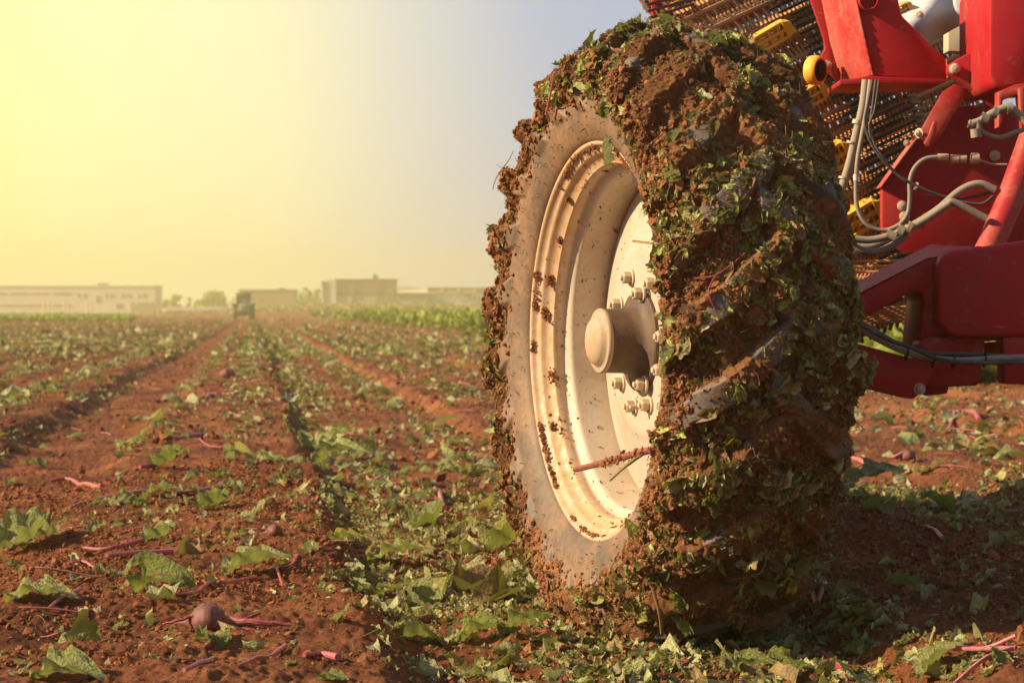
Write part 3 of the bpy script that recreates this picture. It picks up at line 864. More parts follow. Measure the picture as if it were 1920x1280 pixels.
# beet roots
def beet_root(px, py, dpx, label, stems, sub=True):
    p = gp(px, py + dpx * 0.35); r = dpx / F * p.y / 2
    root = empty("beet_root", (p.x, p.y, p.z + r * 0.75))
    tag(root, label, "beet", "beet roots left on the field")
    prof = []
    for i in range(25):
        t = i / 24; a = -1.25 + 2.6 * t
        rad = math.sin(PI * min(t * 0.93 + 0.0, 1)) ** 0.62
        prof.append((a * r, rad * r))
    prof = [(-2.2 * r, 0.01 * r), (-1.7 * r, 0.05 * r), (-1.35 * r, 0.16 * r)] + [(a, max(rad, 0.17 * r)) for a, rad in prof[1:-1]] + [(1.38 * r, 0.12 * r)]
    b = MB().lathe(prof, (0, 0, 0), (0.93, -0.25, 0.12), 28)
    o = b.build("root", M_BEET, root, smooth=True, weld=True)
    for v in o.data.vertices:
        c = v.co; k = 1 + 0.05 * math.sin(c.x * 90 / 1 + c.z * 60) + 0.04 * math.sin(c.y * 120)
        q = np.array([c.x / r, c.y / r, c.z / r]); k += 0.10 * float(noise3(q[0] * 2.5, q[1] * 2.5, q[2] * 2.5, 5)) + 0.04 * float(noise3(q[0] * 8, q[1] * 8, q[2] * 8, 6)); v.co = c * k
    m_ = 60; dv = rng.normal(size=(m_, 3)); dv /= np.linalg.norm(dv, axis=1)[:, None]; dv[:, 2] = np.abs(dv[:, 2]) * .6
    scatter('soil_crumbs', CLODS, dv * r * .97 * np.array([[1.05, 1, 1]]), frames(dv, rng.uniform(0, 6, m_), .3), rng.lognormal(math.log(r * .055), .4, m_), M_CLOD, root, smooth=False)
    for (dx, dy, ex, ey, rr) in stems:
        a = Vector((dx * r, -0.2 * r, dy * r)); e = Vector((ex * r, -0.5 * r, ey * r))
        e.z = min(e.z, 0.1 * r) - 0.3 * r; mm = (a + e) / 2 + Vector((0, -0.2 * r, 0.02 * r))
        MB().tube([p + Vector((0, 0, .04 * r * math.sin(i * 1.9 + ex))) for i, p in enumerate(spline([a, mm, e], 5))], [rr * r * (1.2 - 0.5 * i / 10 + .12 * math.sin(i * 2.3 + dy * 9)) for i in range(11)], 9).build("stalk", M_STALK, root, smooth=True)
beet_root(385, 1153, 60, "reddish brown beet root with cut pink stalks on the bare bed",
          [(1.1, .15, 5.2, 0.9, .16), (1.1, 0.0, 4.6, .35, .17), (1.1, -.1, 5.4, .1, .13), (1.0, -.2, 5.0, -.7, .15), (1.1, .2, 3.6, 1.4, .13), (-.6, .3, -2.6, .5, .1)])
beet_root(1700, 880, 26, "small pinkish beet root lying in the sunlit strip right of the tyre", [(-.6, .6, -2.4, 2.2, .2), (-.6, 0, -2.8, .6, .18)])
beet_root(424, 703, 22, "far brown beet root half buried on the bare bed", [(.8, .2, 2.5, .4, .15)])
beet_root(512, 1000, 26, "dark soil covered beet root near the furrow shoulder", [(.8, .3, 1.6, 1.2, .18)])

# ------------------------------------------------------------------ standing crop
def crop_field(name, n, region, hmin, hmax, leaves, label, tpl=LEAFS_MID, yscale=True):
    x, y = region(n)
    z = ground_h(x, y, False)
    k = leaves
    X = np.repeat(x, k); Y = np.repeat(y, k); Z = np.repeat(z, k)
    hh = np.repeat(rng.uniform(hmin, hmax, len(x)), k)
    az = rng.uniform(0, 6.28, len(X)); lean = rng.uniform(0.15, 1.1, len(X))
    L = hh * rng.uniform(0.35, 0.6, len(X))
    L *= np.repeat(1 + np.maximum(y - 90, 0) / 160, k)
    dirv = np.stack([np.cos(az) * np.sin(lean), np.sin(az) * np.sin(lean), np.cos(lean)], -1)
    pos = np.stack([X, Y, Z], -1) + dirv * (hh * rng.uniform(0.45, 0.85, len(X)))[:, None]
    # frame: leaf length axis (Y) follows dirv, normal roughly facing outward and up
    out_ = np.stack([np.cos(az) * np.cos(lean), np.sin(az) * np.cos(lean), -np.sin(lean)], -1)
    N = -out_ + 0.35 * rng.normal(size=out_.shape); N -= (N * dirv).sum(1)[:, None] * dirv; N /= np.linalg.norm(N, axis=1)[:, None]
    Xa = np.cross(dirv, N)
    fr = np.stack([Xa, dirv, N], -1)
    o = scatter(name, tpl, pos, fr, np.stack([L * 1.25, L, L], -1), M_CROP)
    tag(o, label, "crop", None, "stuff")
    return o

def reg_right(n):
    xs, ys = [], []
    g = 0
    while g < n:
        m = n * 3
        y = 1 / rng.uniform(1 / 520, 1 / 19, m)
        x = rng.uniform(-0.35, 0.215, m) * y
        row = np.round((x - K * y) / 0.55) * 0.55
        xr = row + rng.normal(0, 0.06, m)
        x = xr + K * y
        keep = (xr > 6.95 + 0.4 * (y < 26)) & (x < 0.215 * y + 2)
        xs.append(x[keep]); ys.append(y[keep]); g += keep.sum()
    return np.concatenate(xs)[:n], np.concatenate(ys)[:n]
crop_field("beet_crop", 5200, reg_right, 0.62, 0.88, 9, "dense green beet crop still standing on the right of the field")
def reg_left(n):
    y = rng.uniform(185, 330, n); x = rng.uniform(-0.205, -0.145 + 0.0, n) * y
    x = (-0.205 + (0.205 - 0.148) * rng.uniform(0, 1, n) ** 1.2) * y
    return x, y
crop_field("crop_strip", 1300, reg_left, 0.35, 0.5, 7, "bright yellow green strip of standing crop before the white warehouse")

# ------------------------------------------------------------------ the harvester
HARV = empty("beet_harvester", (0.9, 7.4, 0.0))
tag(HARV, "red beet harvester seen from behind its big mud caked wheel", "harvester")
HL_ = Vector(HARV.location)
AW = math.radians(18.1)
WC = Vector((0.214, F * 0.5 / 374.0, 0.743))
WH = empty("wheel", WC - HL_, AW, HARV)

# profile of the carcass (inset, radius)
prof = [(0.004, .497), (-0.012, .500), (-0.026, .515), (-0.040, .548), (-0.046, .59), (-0.043, .625), (-0.031, .655), (-0.002, .686), (0.035, .718), (0.155, .736),
        (0.275, .726), (0.322, .704), (0.345, .668), (0.355, .63), (0.355, .59), (0.345, .548), (0.335, .515), (0.31, .497)]
pr = spline([Vector((a, b, 0)) for a, b in prof], 24)
pr = np.array([[p.x, p.y] for p in pr])
seglen = np.concatenate([[0], np.cumsum(np.linalg.norm(np.diff(pr, axis=0), axis=1))])
STOT = seglen[-1]
def prof_at(s):
    d = np.interp(s, seglen, pr[:, 0]); r = np.interp(s, seglen, pr[:, 1])
    e = 0.004
    dd = np.interp(s + e, seglen, pr[:, 0]) - np.interp(s - e, seglen, pr[:, 0])
    dr = np.interp(s + e, seglen, pr[:, 1]) - np.interp(s - e, seglen, pr[:, 1])
    L = np.hypot(dd, dr) + 1e-9
    return d, r, -dr / L, dd / L       # position and outward normal (nd, nr)
SC = STOT / 2
NL = 23; GS = 0.95; RR = 0.765
S_OUT = SC - 0.305                      # lug starts on the shoulder
S_IN = SC + 0.305
def lug(s, th):
    e1 = s - S_OUT
    ph = (th + GS * e1 ** 0.9 * 1.0 / RR if False else th + GS * np.clip(e1, 0, None) / RR) * NL / (2 * PI) + 0.12
    d1 = np.abs(ph - np.round(ph)) * (2 * PI * RR / NL) * 0.725
    wd = 0.026 + 0.006 * np.clip(1 - e1 / 0.3, 0, 1)
    l1 = (1 - sstep(wd - 0.004, wd + 0.010, d1)) * sstep(-0.005, 0.02, e1) * (1 - sstep(0.325, 0.34, e1))
    e2 = S_IN - s
    ph2 = (th + GS * np.clip(e2, 0, None) / RR) * NL / (2 * PI) + 0.62
    d2 = np.abs(ph2 - np.round(ph2)) * (2 * PI * RR / NL) * 0.725
    l2 = (1 - sstep(wd - 0.004, wd + 0.010, d2)) * sstep(-0.005, 0.02, e2) * (1 - sstep(0.325, 0.34, e2))
    return np.maximum(l1 * (0.15 + 0.85 * sstep(0.0, 0.13, e1)), l2 * (0.45 + 0.55 * sstep(0.0, 0.14, e2)))
def tyre_h(s, th): return 0.050 * lug(s, th)
def mud_h(s, th):
    d, r, nd, nr = prof_at(s)
    px_, py_, pz_ = d + nd * .03, (r + nr * .03) * np.cos(th), (r + nr * .03) * np.sin(th)
    n1 = noise3(px_ * 6, py_ * 6, pz_ * 6, 61); n2 = noise3(px_ * 17, py_ * 17, pz_ * 17, 62)
    n3 = noise3(px_ * 45, py_ * 45, pz_ * 45, 63); n4 = noise3(px_ * 110, py_ * 110, pz_ * 110, 64)
    n5 = noise3(px_ * 230, py_ * 230, pz_ * 230, 65)
    base = 0.013 + 0.012 * n1 + 0.009 * n2
    # thicker towards the outer shoulder; drapes unevenly over the lugs
    nb = noise3(px_ * 11 + 5, py_ * 11, pz_ * 11, 66); nc = noise3(px_ * 26 + 9, py_ * 26, pz_ * 26, 67)
    base = base + 0.011 * sstep(-0.03, 0.04, nb + 0.25 * n3) + 0.006 * sstep(0.0, 0.05, nc)
    sh = np.exp(-((s - (SC - 0.30)) / 0.10) ** 2)
    sh2 = np.exp(-((s - (SC + 0.29)) / 0.10) ** 2)
    base = base + 0.003 * sh * (1.0 + 0.7 * n1) + 0.018 * sh2 * (1 + 0.8 * n2)
    cover = sstep(-0.38, 0.12, n1 * 0.9 + n2 * 0.8 + 0.02 + 0.35 * sh + 0.3 * sh2)
    lg = lug(s, th)
    h = base * (1 - lg) + lg * (0.040 + 0.019 * cover + 0.004 * n2)
    h = h + 0.010 * np.abs(n3) + 0.007 * n4 + 0.004 * n5
    # ragged inner edge on both sidewalls
    rin = 0.604 + 0.020 * n1 + 0.016 * n2 + 0.006 * n3
    edge = np.where(s < SC, sstep(rin - 0.004, rin + 0.03, r), sstep(rin - 0.004, rin + 0.03, r))
    h = h * (1 - 0.38 * (1 - sstep(S_OUT - 0.03, S_OUT + 0.09, s)))
    return h * edge - 0.012 * (1 - edge)
def wheel_pt(s, th, h):
    d, r, nd, nr = prof_at(s)
    D = d + nd * h; R_ = r + nr * h
    return np.stack([D, R_ * np.cos(th), R_ * np.sin(th)], -1)

def wheel_sheet(name, s0, s1, ns, nth, hf, mat):
    s = np.linspace(s0, s1, ns); th = np.linspace(0, 2 * PI, nth, endpoint=False)
    # uneven angles: finer on the side turned to the camera
    th = th + 0.32 * np.sin(th)
    S, T = np.meshgrid(s, th)
    V = wheel_pt(S, T, hf(S, T)).reshape(-1, 3)
    i = np.arange(nth)[:, None] * ns + np.arange(ns - 1)[None, :]
    j = ((np.arange(nth) + 1) % nth)[:, None] * ns + np.arange(ns - 1)[None, :]
    q = np.stack([i, j, j + 1, i + 1], -1).reshape(-1, 4)
    return mesh_np(name, V, q, mat, WH)
wheel_sheet("tyre", 0, STOT, 300, 1500, tyre_h, M_TYRE)
o = wheel_sheet("mud_crust", 0.085, STOT - 0.085, 340, 2100, mud_h, M_MUD)
o["kind"] = "stuff"

def on_wheel(n, smin=0.10, smax=None, back=0.25, edge_bias=None):
    smax = smax or STOT - 0.1
    s = rng.uniform(smin, smax, n * 3); th = rng.uniform(0, 2 * PI, n * 3)
    facing = -np.cos(th)          # near side
    keep = rng.uniform(0, 1, n * 3) < np.where((facing > -0.15) | (s < SC - 0.2), 1, back)
    s, th = s[keep][:n], th[keep][:n]
    d, r, nd, nr = prof_at(s)
    ok = r > 0.615
    s, th, nd, nr = s[ok], th[ok], nd[ok], nr[ok]
    N = np.stack([nd, nr * np.cos(th), nr * np.sin(th)], -1)
    return s, th, N
# clods and crumbs
s, th, N = on_wheel(20000)
h = np.maximum(mud_h(s, th), tyre_h(s, th))
cl = noise3(s * 14, th * 9, 0, 71)
keep = (cl > -0.1) & (prof_at(s)[1] > 0.65) & (lug(s, th) * rng.uniform(0, 1, len(s)) < 0.5)
s, th, N, h = s[keep], th[keep], N[keep], h[keep]
sz = np.clip(rng.lognormal(math.log(0.0030), 0.5, len(s)), 0.0015, 0.010)
o = scatter("mud_clods", CLODS, wheel_pt(s, th, h + sz * 0.4), frames(N, rng.uniform(0, 6.28, len(s)), 0.5), sz, M_MUDCLOD, WH, smooth=False)
o["kind"] = "stuff"
# ragged lumps along the outer shoulder, standing clear of the silhouette
n = 5000
th = rng.uniform(0, 2 * PI, n); s = rng.normal(SC - 0.225, 0.03, n)
d, r, nd, nr = prof_at(s); N = np.stack([nd, nr * np.cos(th), nr * np.sin(th)], -1)
h = np.maximum(mud_h(s, th), tyre_h(s, th)); sz = np.clip(rng.lognormal(math.log(0.0042), 0.45, n), 0.002, 0.012)
o = scatter("mud_lumps", CLODS2, wheel_pt(s, th, h + sz * 0.3), frames(N, rng.uniform(0, 6.28, n), 0.5), sz, M_MUDCLOD, WH, smooth=False)
o["kind"] = "stuff"
# shreds
s, th, N = on_wheel(44000)
cl = noise3(s * 9, th * 7, 3.3, 72) + 0.25 * (s > SC)
keep = rng.uniform(0, 1, len(s)) < np.clip(0.22 + 1.0 * cl, 0.04, 1)
s, th, N = s[keep], th[keep], N[keep]
h = np.maximum(mud_h(s, th), tyre_h(s, th))
sz = np.clip(rng.lognormal(math.log(0.0095), 0.65, len(s)), 0.003, 0.05)
o = scatter("leaf_shreds", SCRAPS, wheel_pt(s, th, h + sz * 0.12), frames(N, rng.uniform(0, 6.28, len(s)), 0.35), np.stack([sz * .9, sz * 1.3, sz], -1), M_TYLEAF, WH)
o["kind"] = "stuff"
s, th, N = on_wheel(20000)
h = np.maximum(mud_h(s, th), tyre_h(s, th))
sz = rng.lognormal(math.log(0.018), 0.5, len(s))
o = scatter("root_fibres", FIBRES, wheel_pt(s, th, h + 0.003), frames(N, rng.uniform(0, 6.28, len(s)), 0.5), sz, M_DRY, WH)
o["kind"] = "stuff"
# the larger leaf pieces, one by one
WM = Matrix.LocRotScale(Vector(WC), Matrix.Rotation(AW, 3, 'Z').to_quaternion(), None)
s, th, N = on_wheel(220, SC - 0.30, SC + 0.2, back=0.0)
keep = -np.cos(th) > -0.05
s, th, N = s[keep][:90], th[keep][:90], N[keep][:90]
h = np.maximum(mud_h(s, th), tyre_h(s, th)); P = wheel_pt(s, th, h + 0.008)
fr = frames(N, rng.uniform(0, 6.28, len(s)), 0.25)
for i in range(len(s)):
    sz = float(np.clip(rng.lognormal(math.log(0.045), 0.35), 0.028, 0.085))
    o = obj_from_tpl("leaf_scrap", LEAFS[int(rng.integers(0, 6))], M_TYLEAF, P[i], Matrix(fr[i].tolist()).to_euler(), sz)
    o.parent = WH

def wheel_local(px, py, s_guess=None):
    """point on the muddy surface of the wheel under a pixel, in wheel space, found by search"""
    S, T = np.meshgrid(np.linspace(0.10, STOT - 0.12, 160), np.linspace(0, 2 * PI, 420, endpoint=False))
    h = np.maximum(mud_h(S, T), tyre_h(S, T)); P = wheel_pt(S, T, h)
    c, sn = math.cos(AW), math.sin(AW)
    X = P[..., 0] * c - P[..., 1] * sn + WC.x; Y = P[..., 0] * sn + P[..., 1] * c + WC.y; Z = P[..., 2] + WC.z
    x = 960 + F * X / Y; y = 585 + F * (H - Z) / Y
    d = (x - px) ** 2 + (y - py) ** 2
    m = d < 60
    if not m.any(): m = d <= d.min() + 1
    Yc = np.where(m, Y, 1e9); k = np.unravel_index(np.argmin(Yc), Yc.shape)
    D, r, nd, nr = prof_at(S[k]); n = Vector((float(nd), float(nr * np.cos(T[k])), float(nr * np.sin(T[k]))))
    return Vector(P[k].tolist()), n

# stalks hanging on the tyre
def wheel_stalk(pts, r0, mat, lift=0.012):
    P = []
    for (a, b) in pts:
        p, n = wheel_local(a, b); P.append(p + n * lift)
    MB().tube(spline(P, 6), r0, 6).build("stalk", mat, WH, smooth=True)
wheel_stalk([(1300, 522), (1340, 515), (1372, 492), (1392, 478)], 0.0026, M_STALKD)
wheel_stalk([(1336, 520), (1333, 550), (1342, 590)], 0.0022, M_STALKD)
wheel_stalk([(1050, 145), (1040, 178), (1030, 215)], 0.003, M_STALK, 0.02)
wheel_stalk([(1226, 1095), (1236, 1140), (1240, 1180)], 0.004, M_DRY, 0.02)
# the two broken stems jutting across the rim
def wl(px, py, depth):   # pixel at a given inset in front of the wheel disc -> wheel space
    # intersect the view ray with the plane inset = depth
    c, sn = math.cos(AW), math.sin(AW)
    a = (px - 960) / F; b = -(py - 585) / F
    # world (aY, Y, H+bY);  inset = (aY-WCx)*c + (Y-WCy)*sn
    Y = (depth + WC.x * c + WC.y * sn) / (a * c + sn)
    X = a * Y; Z = H + b * Y
    dx, dy = X - WC.x, Y - WC.y
    return Vector((dx * c + dy * sn, -dx * sn + dy * c, Z - WC.z))
MB().tube(spline([wl(1225, 842, -.055), wl(1170, 856, -.05), wl(1120, 870, -.045), wl(1078, 880, -.04)], 4), [.0095, .0085, .0092, .0078, .0088, .0078, .0085, .0072, .008, .007, .0078, .0072, .0068], 8).build("stalk", M_STALKD, WH, smooth=True)
pp = np.array([list(wl(1225 - 30 * t_, 842 + 8 * t_, -.056)) for t_ in rng.uniform(0, 3.2, 90)]) + rng.normal(0, .0055, (90, 3))
scatter('mud_splat', CLODS, pp, frames(np.tile(np.array([[-1., 0, 0]]), (90, 1)), rng.uniform(0, 6, 90), .5), rng.lognormal(math.log(.004), .4, 90), M_MUDCLOD, WH, smooth=False)
MB().tube(spline([wl(1205, 850, -.055), wl(1180, 868, -.05), wl(1144, 900, -.05)], 4), [.005] * 5 + [.003] * 4, 5).build("stalk", M_DRY, WH, smooth=True)
MB().tube(spline([wl(1262, 455, -.06), wl(1225, 456, -.065), wl(1187, 452, -.07)], 4), .003, 5).build("stalk", M_DRY, WH, smooth=True)
# leaf hanging over the top of the rim
p = wl(1130, 283, -0.045)
o = obj_from_tpl("leaf_scrap", LEAFS[2], M_LEAF, p, (1.45, 0.1, 1.3), 0.075); o.parent = WH

# rubber hairs on the sidewall
hb = MB()
for i in range(150):
    t = random.uniform(0, 2 * PI); sr = random.uniform(0.035, 0.105)
    d, r, nd, nr = prof_at(sr); n = Vector((float(nd), float(nr * math.cos(t)), float(nr * math.sin(t))))
    p = Vector((float(d), float(r) * math.cos(t), float(r) * math.sin(t)))
    q = Vector((0, -math.sin(t), math.cos(t)))
    L = random.uniform(0.006, 0.013)
    hb.tube([p, p + n * L * .6 + q * L * .2, p + n * L * .7 + q * L * random.uniform(-1, 1) + Vector((0, 0, -L * .4))], 0.0008, 4)
o = hb.build("rubber_hairs", M_BLACK, WH); o["kind"] = "stuff"

# rim: lathe round the axle (local x)
def lathe_x(name, prof, mat, n=160, parent=WH):
    return MB().lathe([(d, r) for d, r in prof], (0, 0, 0), (1, 0, 0), n).build(name, mat, parent, smooth=True)
rimp = [(0.012, .500), (-0.006, .5025), (-0.012, .4985), (-0.010, .491), (0.000, .486), (0.006, .480), (0.010, .472), (0.022, .466), (0.030, .459), (0.036, .449), (0.038, .446),
        (0.050, .4445), (0.062, .446), (0.068, .443), (0.074, .434), (0.079, .428), (0.086, .4245), (0.10, .424), (0.13, .4235), (0.16, .4225), (0.20, .4225), (0.28, .425), (0.30, .44), (0.32, .48), (0.325, .50)]
lathe_x("rim", [(p.x, p.y) for p in spline([Vector((a, b, 0)) for a, b in rimp], 3)], M_RIM)
n_ = 260; th_ = rng.uniform(0, 2 * PI, n_); d_ = rng.uniform(0.005, 0.165, n_)
r_ = np.interp(d_, [p[0] for p in rimp[3:20]], [p[1] for p in rimp[3:20]]) - .001
P_ = np.stack([d_, r_ * np.cos(th_), r_ * np.sin(th_)], -1); N_ = np.stack([-0.25 + 0 * d_, -np.cos(th_), -np.sin(th_)], -1); N_ /= np.linalg.norm(N_, axis=1)[:, None]
sz_ = rng.lognormal(math.log(0.004), 0.5, n_)
o = scatter("rim_specks", SCRAPS, P_, frames(N_, rng.uniform(0, 6.28, n_), .3), np.stack([sz_, sz_ * 2, sz_], -1), M_DRY, WH); o["kind"] = "stuff"
n_ = 60; th_ = rng.uniform(0, 2 * PI, n_); r_ = rng.uniform(.12, .40, n_); d_ = np.interp(r_, [.12, .24, .30, .41], [.116, .121, .142, .171])
P_ = np.stack([d_, r_ * np.cos(th_), r_ * np.sin(th_)], -1)
o = scatter("disc_specks", CLODS, P_, frames(np.tile(np.array([[-1., 0, 0]]), (n_, 1)), rng.uniform(0, 6.28, n_), .3), rng.lognormal(math.log(0.0018), .4, n_), M_MUDCLOD, WH); o["kind"] = "stuff"
discp = [(0.178, .4225), (0.172, .414), (0.170, .405), (0.166, .385), (0.158, .35), (0.143, .30), (0.130, .262), (0.122, .243), (0.118, .23), (0.117, .20), (0.117, .12), (0.117, .05), (0.135, .05), (0.135, .20), (0.16, .30), (0.19, .40), (0.192, .4225)]
lathe_x("wheel_disc", [(p.x, p.y) for p in spline([Vector((a, b, 0)) for a, b in discp], 2)], M_DISC)
hubp = [(0.1165, .128), (0.108, .128), (0.105, .125), (0.104, .112), (0.098, .097), (0.086, .086), (0.066, .0815), (0.02, .0805), (0.012, .0795)]
lathe_x("hub", hubp, M_HUB, 72)
capp = [(0.016, .0795), (0.010, .0815), (0.006, .0815), (0.003, .079), (0.003, .068), (0.001, .064), (-0.008, .060), (-0.015, .051), (-0.019, .036), (-0.021, .018), (-0.0215, 0.0)]
M_CAP = paint("hub_cap_paint", (0.42, 0.34, 0.25), dust=(0.42, 0.25, 0.13), amount=0.8, rough=0.5, scale=14, lo=0.40, rust=(0.30, 0.14, 0.06))
lathe_x("hub_cap", capp, M_CAP, 64)
# soil caked in the lip and steps of the rim
n_ = 5200; th_ = rng.uniform(0, 2 * PI, n_)
keep = noise2(th_ * 4.2 + 2, th_ * 0, 91) + 0.5 * noise2(th_ * 17, th_ * 0, 92) + 0.35 * (np.sin(th_) < -0.7) > 0.05
th_ = th_[keep]; n_ = len(th_); k_ = rng.uniform(0, 1, n_) < 0.8
r_ = np.where(k_, rng.normal(.4885, .0034, n_), rng.normal(.452, .004, n_)); d_ = np.where(k_, rng.normal(-.006, .002, n_), .036)
keep = (k_ & (rng.uniform(0, 1, n_) < .6)) | (noise2(th_ * 7 + 50, th_ * 0, 93) > 0.6)
th_, r_, d_ = th_[keep], r_[keep], d_[keep]; n_ = len(th_)
N_ = np.stack([-0.8 + 0 * d_, -.6 * np.cos(th_), -.6 * np.sin(th_)], -1)
o = scatter("lip_soil", CLODS, np.stack([d_, r_ * np.cos(th_), r_ * np.sin(th_)], -1), frames(N_, rng.uniform(0, 6.28, n_), .4), np.clip(rng.lognormal(math.log(0.0026), .5, n_), .001, .008), M_MUDCLOD, WH, smooth=False); o["kind"] = "stuff"
for (a_, d0, r0, sc0) in ((168, .03, .456, .016), (186, .034, .453, .020), (20, .022, .462, .015), (8, .02, .466, .018), (35, .03, .458, .013), (-12, .034, .452, .021), (52, .02, .464, .012), (-30, .02, .464, .012)):
    m_ = 70; ta = math.radians(a_) + rng.normal(0, sc0 * .9, m_); rr_ = r0 + rng.normal(0, sc0 * .3, m_); dd_ = d0 + rng.normal(0, sc0 * .3, m_)
    o = scatter("mud_splat", CLODS, np.stack([dd_, rr_ * np.cos(ta), rr_ * np.sin(ta)], -1), frames(np.tile(np.array([[-1., 0, 0]]), (m_, 1)), rng.uniform(0, 6.28, m_), .4), rng.lognormal(math.log(0.0028), .4, m_), M_MUDCLOD, WH, smooth=False)
def bolt(y, z, x0, R_=0.0155, parent=WH, ax=(-1, 0, 0), L=0.020):
    b = MB(); o = Vector((x0, y, z)); a = Vector(ax)
    b.lathe([(0, R_ * 1.45), (0.005, R_ * 1.45), (0.006, R_ * 1.3), (0.006, R_ * 1.0)], o, a, 20)
    b.lathe([(0.006, R_), (0.006 + L * .85, R_), (0.006 + L, R_ * .86), (0.006 + L, R_ * .5), (L + .012, R_ * .48), (L + .013, 0)], o, a, 6)
    return b.build("wheel_bolt", M_BOLT, parent)
for ang in (68, 32, -4, -40, -76, 104 + 20, 176, 212 - 8, 248):
    a = math.radians(ang); bolt(0.172 * math.cos(a), 0.172 * math.sin(a), 0.117)
for (y_, z_) in ((-0.045, 0.118), (-0.062, -0.108)): bolt(y_, z_, 0.1045)
lathe_x("axle_tube", [(0.135, .10), (0.42, .10), (0.425, .16), (0.47, .16), (0.475, .0)], M_RED, 40)
# valve stem on the disc
MB().lathe([(0, .012), (.01, .012), (.012, .006), (.05, .005), (.052, 0)], (0.118, -0.05, -0.165), (-1, 0, 0), 12).build("valve", M_BOLT, WH, smooth=True)

# --- machine body, placed behind the wheel
def W_(px, py, Y): return at(px, py, Y) - HL_
def plate(name, pts, Y, th, mat=M_RED, bevel=0.006, parent=HARV):
    P = [W_(a, b, Y if not isinstance(Y, (list, tuple)) else Y[i]) for i, (a, b) in enumerate(pts)]
    return MB().prism(P, (0, th, 0)).build(name, mat, parent, bevel=bevel)
def hexbolt(px, py, Y, r, parent=HARV, mat=M_BOLT, ax=(0, -1, 0)):
    b = MB(); o = W_(px, py, Y); a = Vector(ax)
    b.lathe([(0, r * 1.5), (r * .25, r * 1.5), (r * .3, r)], o, a, 20)
    b.lathe([(r * .3, r), (r * 1.1, r), (r * 1.25, r * .85), (r * 1.25, r * .5), (r * 1.7, r * .45), (r * 1.72, 0)], o, a, 6)
    return b.build("bolt", mat, parent)

# upper bracket: a hollow box section, its left flank turned to the sun
Yb = 7.5
plate("bracket_face", [(1598, -40), (1676, -40), (1690, 28), (1745, 85), (1775, 112), (1778, 150), (1634, 142), (1618, 70)], Yb, 0.30)
# flank: from near edge back to the left
fl = [at(1598, -40, Yb - .004), at(1618, 70, Yb - .004), at(1634, 142, Yb - .004), at(1578, 156, Yb + .26), at(1556, 80, Yb + .26), at(1532, -40, Yb + .26)]
MB().prism([p - HL_ for p in fl], (0.012, 0.03, 0)).build("bracket_flank", M_REDW, HARV, bevel=0.003)
plate("bracket_flange", [(1506, -40), (1540, -40), (1562, 70), (1586, 150), (1574, 158), (1556, 138), (1532, 122), (1536, 108), (1546, 92), (1544, 72)], Yb + .27, 0.02, bevel=0.004)
plate("bracket_foot", [(1574, 150), (1640, 143), (1780, 149), (1760, 157), (1640, 158), (1576, 159)], Yb - .02, 0.30, M_RED, 0.003)
plate("bracket_lip", [(1561, 118), (1566, 116), (1572, 146), (1577, 158), (1570, 157), (1562, 138)], Yb + .2, 0.03, M_RED, 0.002)
b = MB().lathe([(0, .030), (-.02, .032), (-.024, .026), (-.004, .022), (0.05, .022)], W_(1627, 2, Yb), (0, 1, 0), 28).build("bracket_pipe", M_RED, HARV, smooth=True)
# guide roller, yellow tyre on a black core
ro = W_(1529, 132, Yb + .20); rax = Vector((0.80, -0.60, -0.08))
rl = MB().lathe([(-.020, .030), (-.021, .038), (-.016, .0430), (-.005, .0445), (.006, .0445), (.015, .043), (.019, .039), (.017, .034)], ro, rax, 40).build("guide_roller", M_YEL, HARV, smooth=True)
MB().lathe([(-.0205, .031), (-.016, .020), (-.02, 0)], ro, rax, 32).build("roller_core", M_BLACK, rl, smooth=True)
MB().lathe([(.014, .0355), (.019, .033), (.014, .018), (.022, .014), (.022, 0)], ro, rax, 32).build("roller_core", M_BLACK, rl, smooth=True)
hexbolt(1549, 124, Yb + .262, 0.012)
# hinge plate and pin to the right of the bracket
plate("hinge_plate", [(1778, 122), (1800, 108), (1816, 100), (1860, 102), (1868, 110), (1868, 205), (1850, 190), (1790, 146), (1778, 138)], Yb - .05, 0.05)
MB().lathe([(0, .016), (.012, .016), (.018, .012), (.021, 0)], W_(1790, 130, Yb - .05), (0, -1, 0), 24).build("hinge_pin", M_BOLT, HARV, smooth=True)
plate("body_panel", [(1857, -40), (1990, -40), (1990, 155), (1905, 160), (1874, 166), (1862, 160), (1856, 140)], Yb - .35, 0.5, M_RED, 0.02)
plate("bracket_frame", [(1872, 172), (1905, 158), (1990, 150), (1990, 172), (1912, 176), (1880, 188), (1880, 228), (1872, 240)], Yb - .4, 0.06, M_REDW, 0.004)
plate("bracket_frame", [(1910, 165), (1922, 163), (1924, 245), (1916, 250)], Yb - .42, 0.06, M_REDW, 0.004)
# slotted brace strap
plate("brace_strap", [(1790, 158), (1808, 164), (1812, 176), (1760, 262), (1746, 276), (1736, 268), (1722, 252), (1768, 172)], Yb - .02, 0.012, M_REDW, 0.002)
plate("brace_strap", [(1751, 226), (1757, 228), (1756, 240), (1748, 275), (1740, 275), (1733, 268), (1744, 246)], Yb - .045, 0.02, M_REDW, 0.003)
hexbolt(1724, 250, Yb - .03, 0.010, ax=(-.8, -.6, 0))
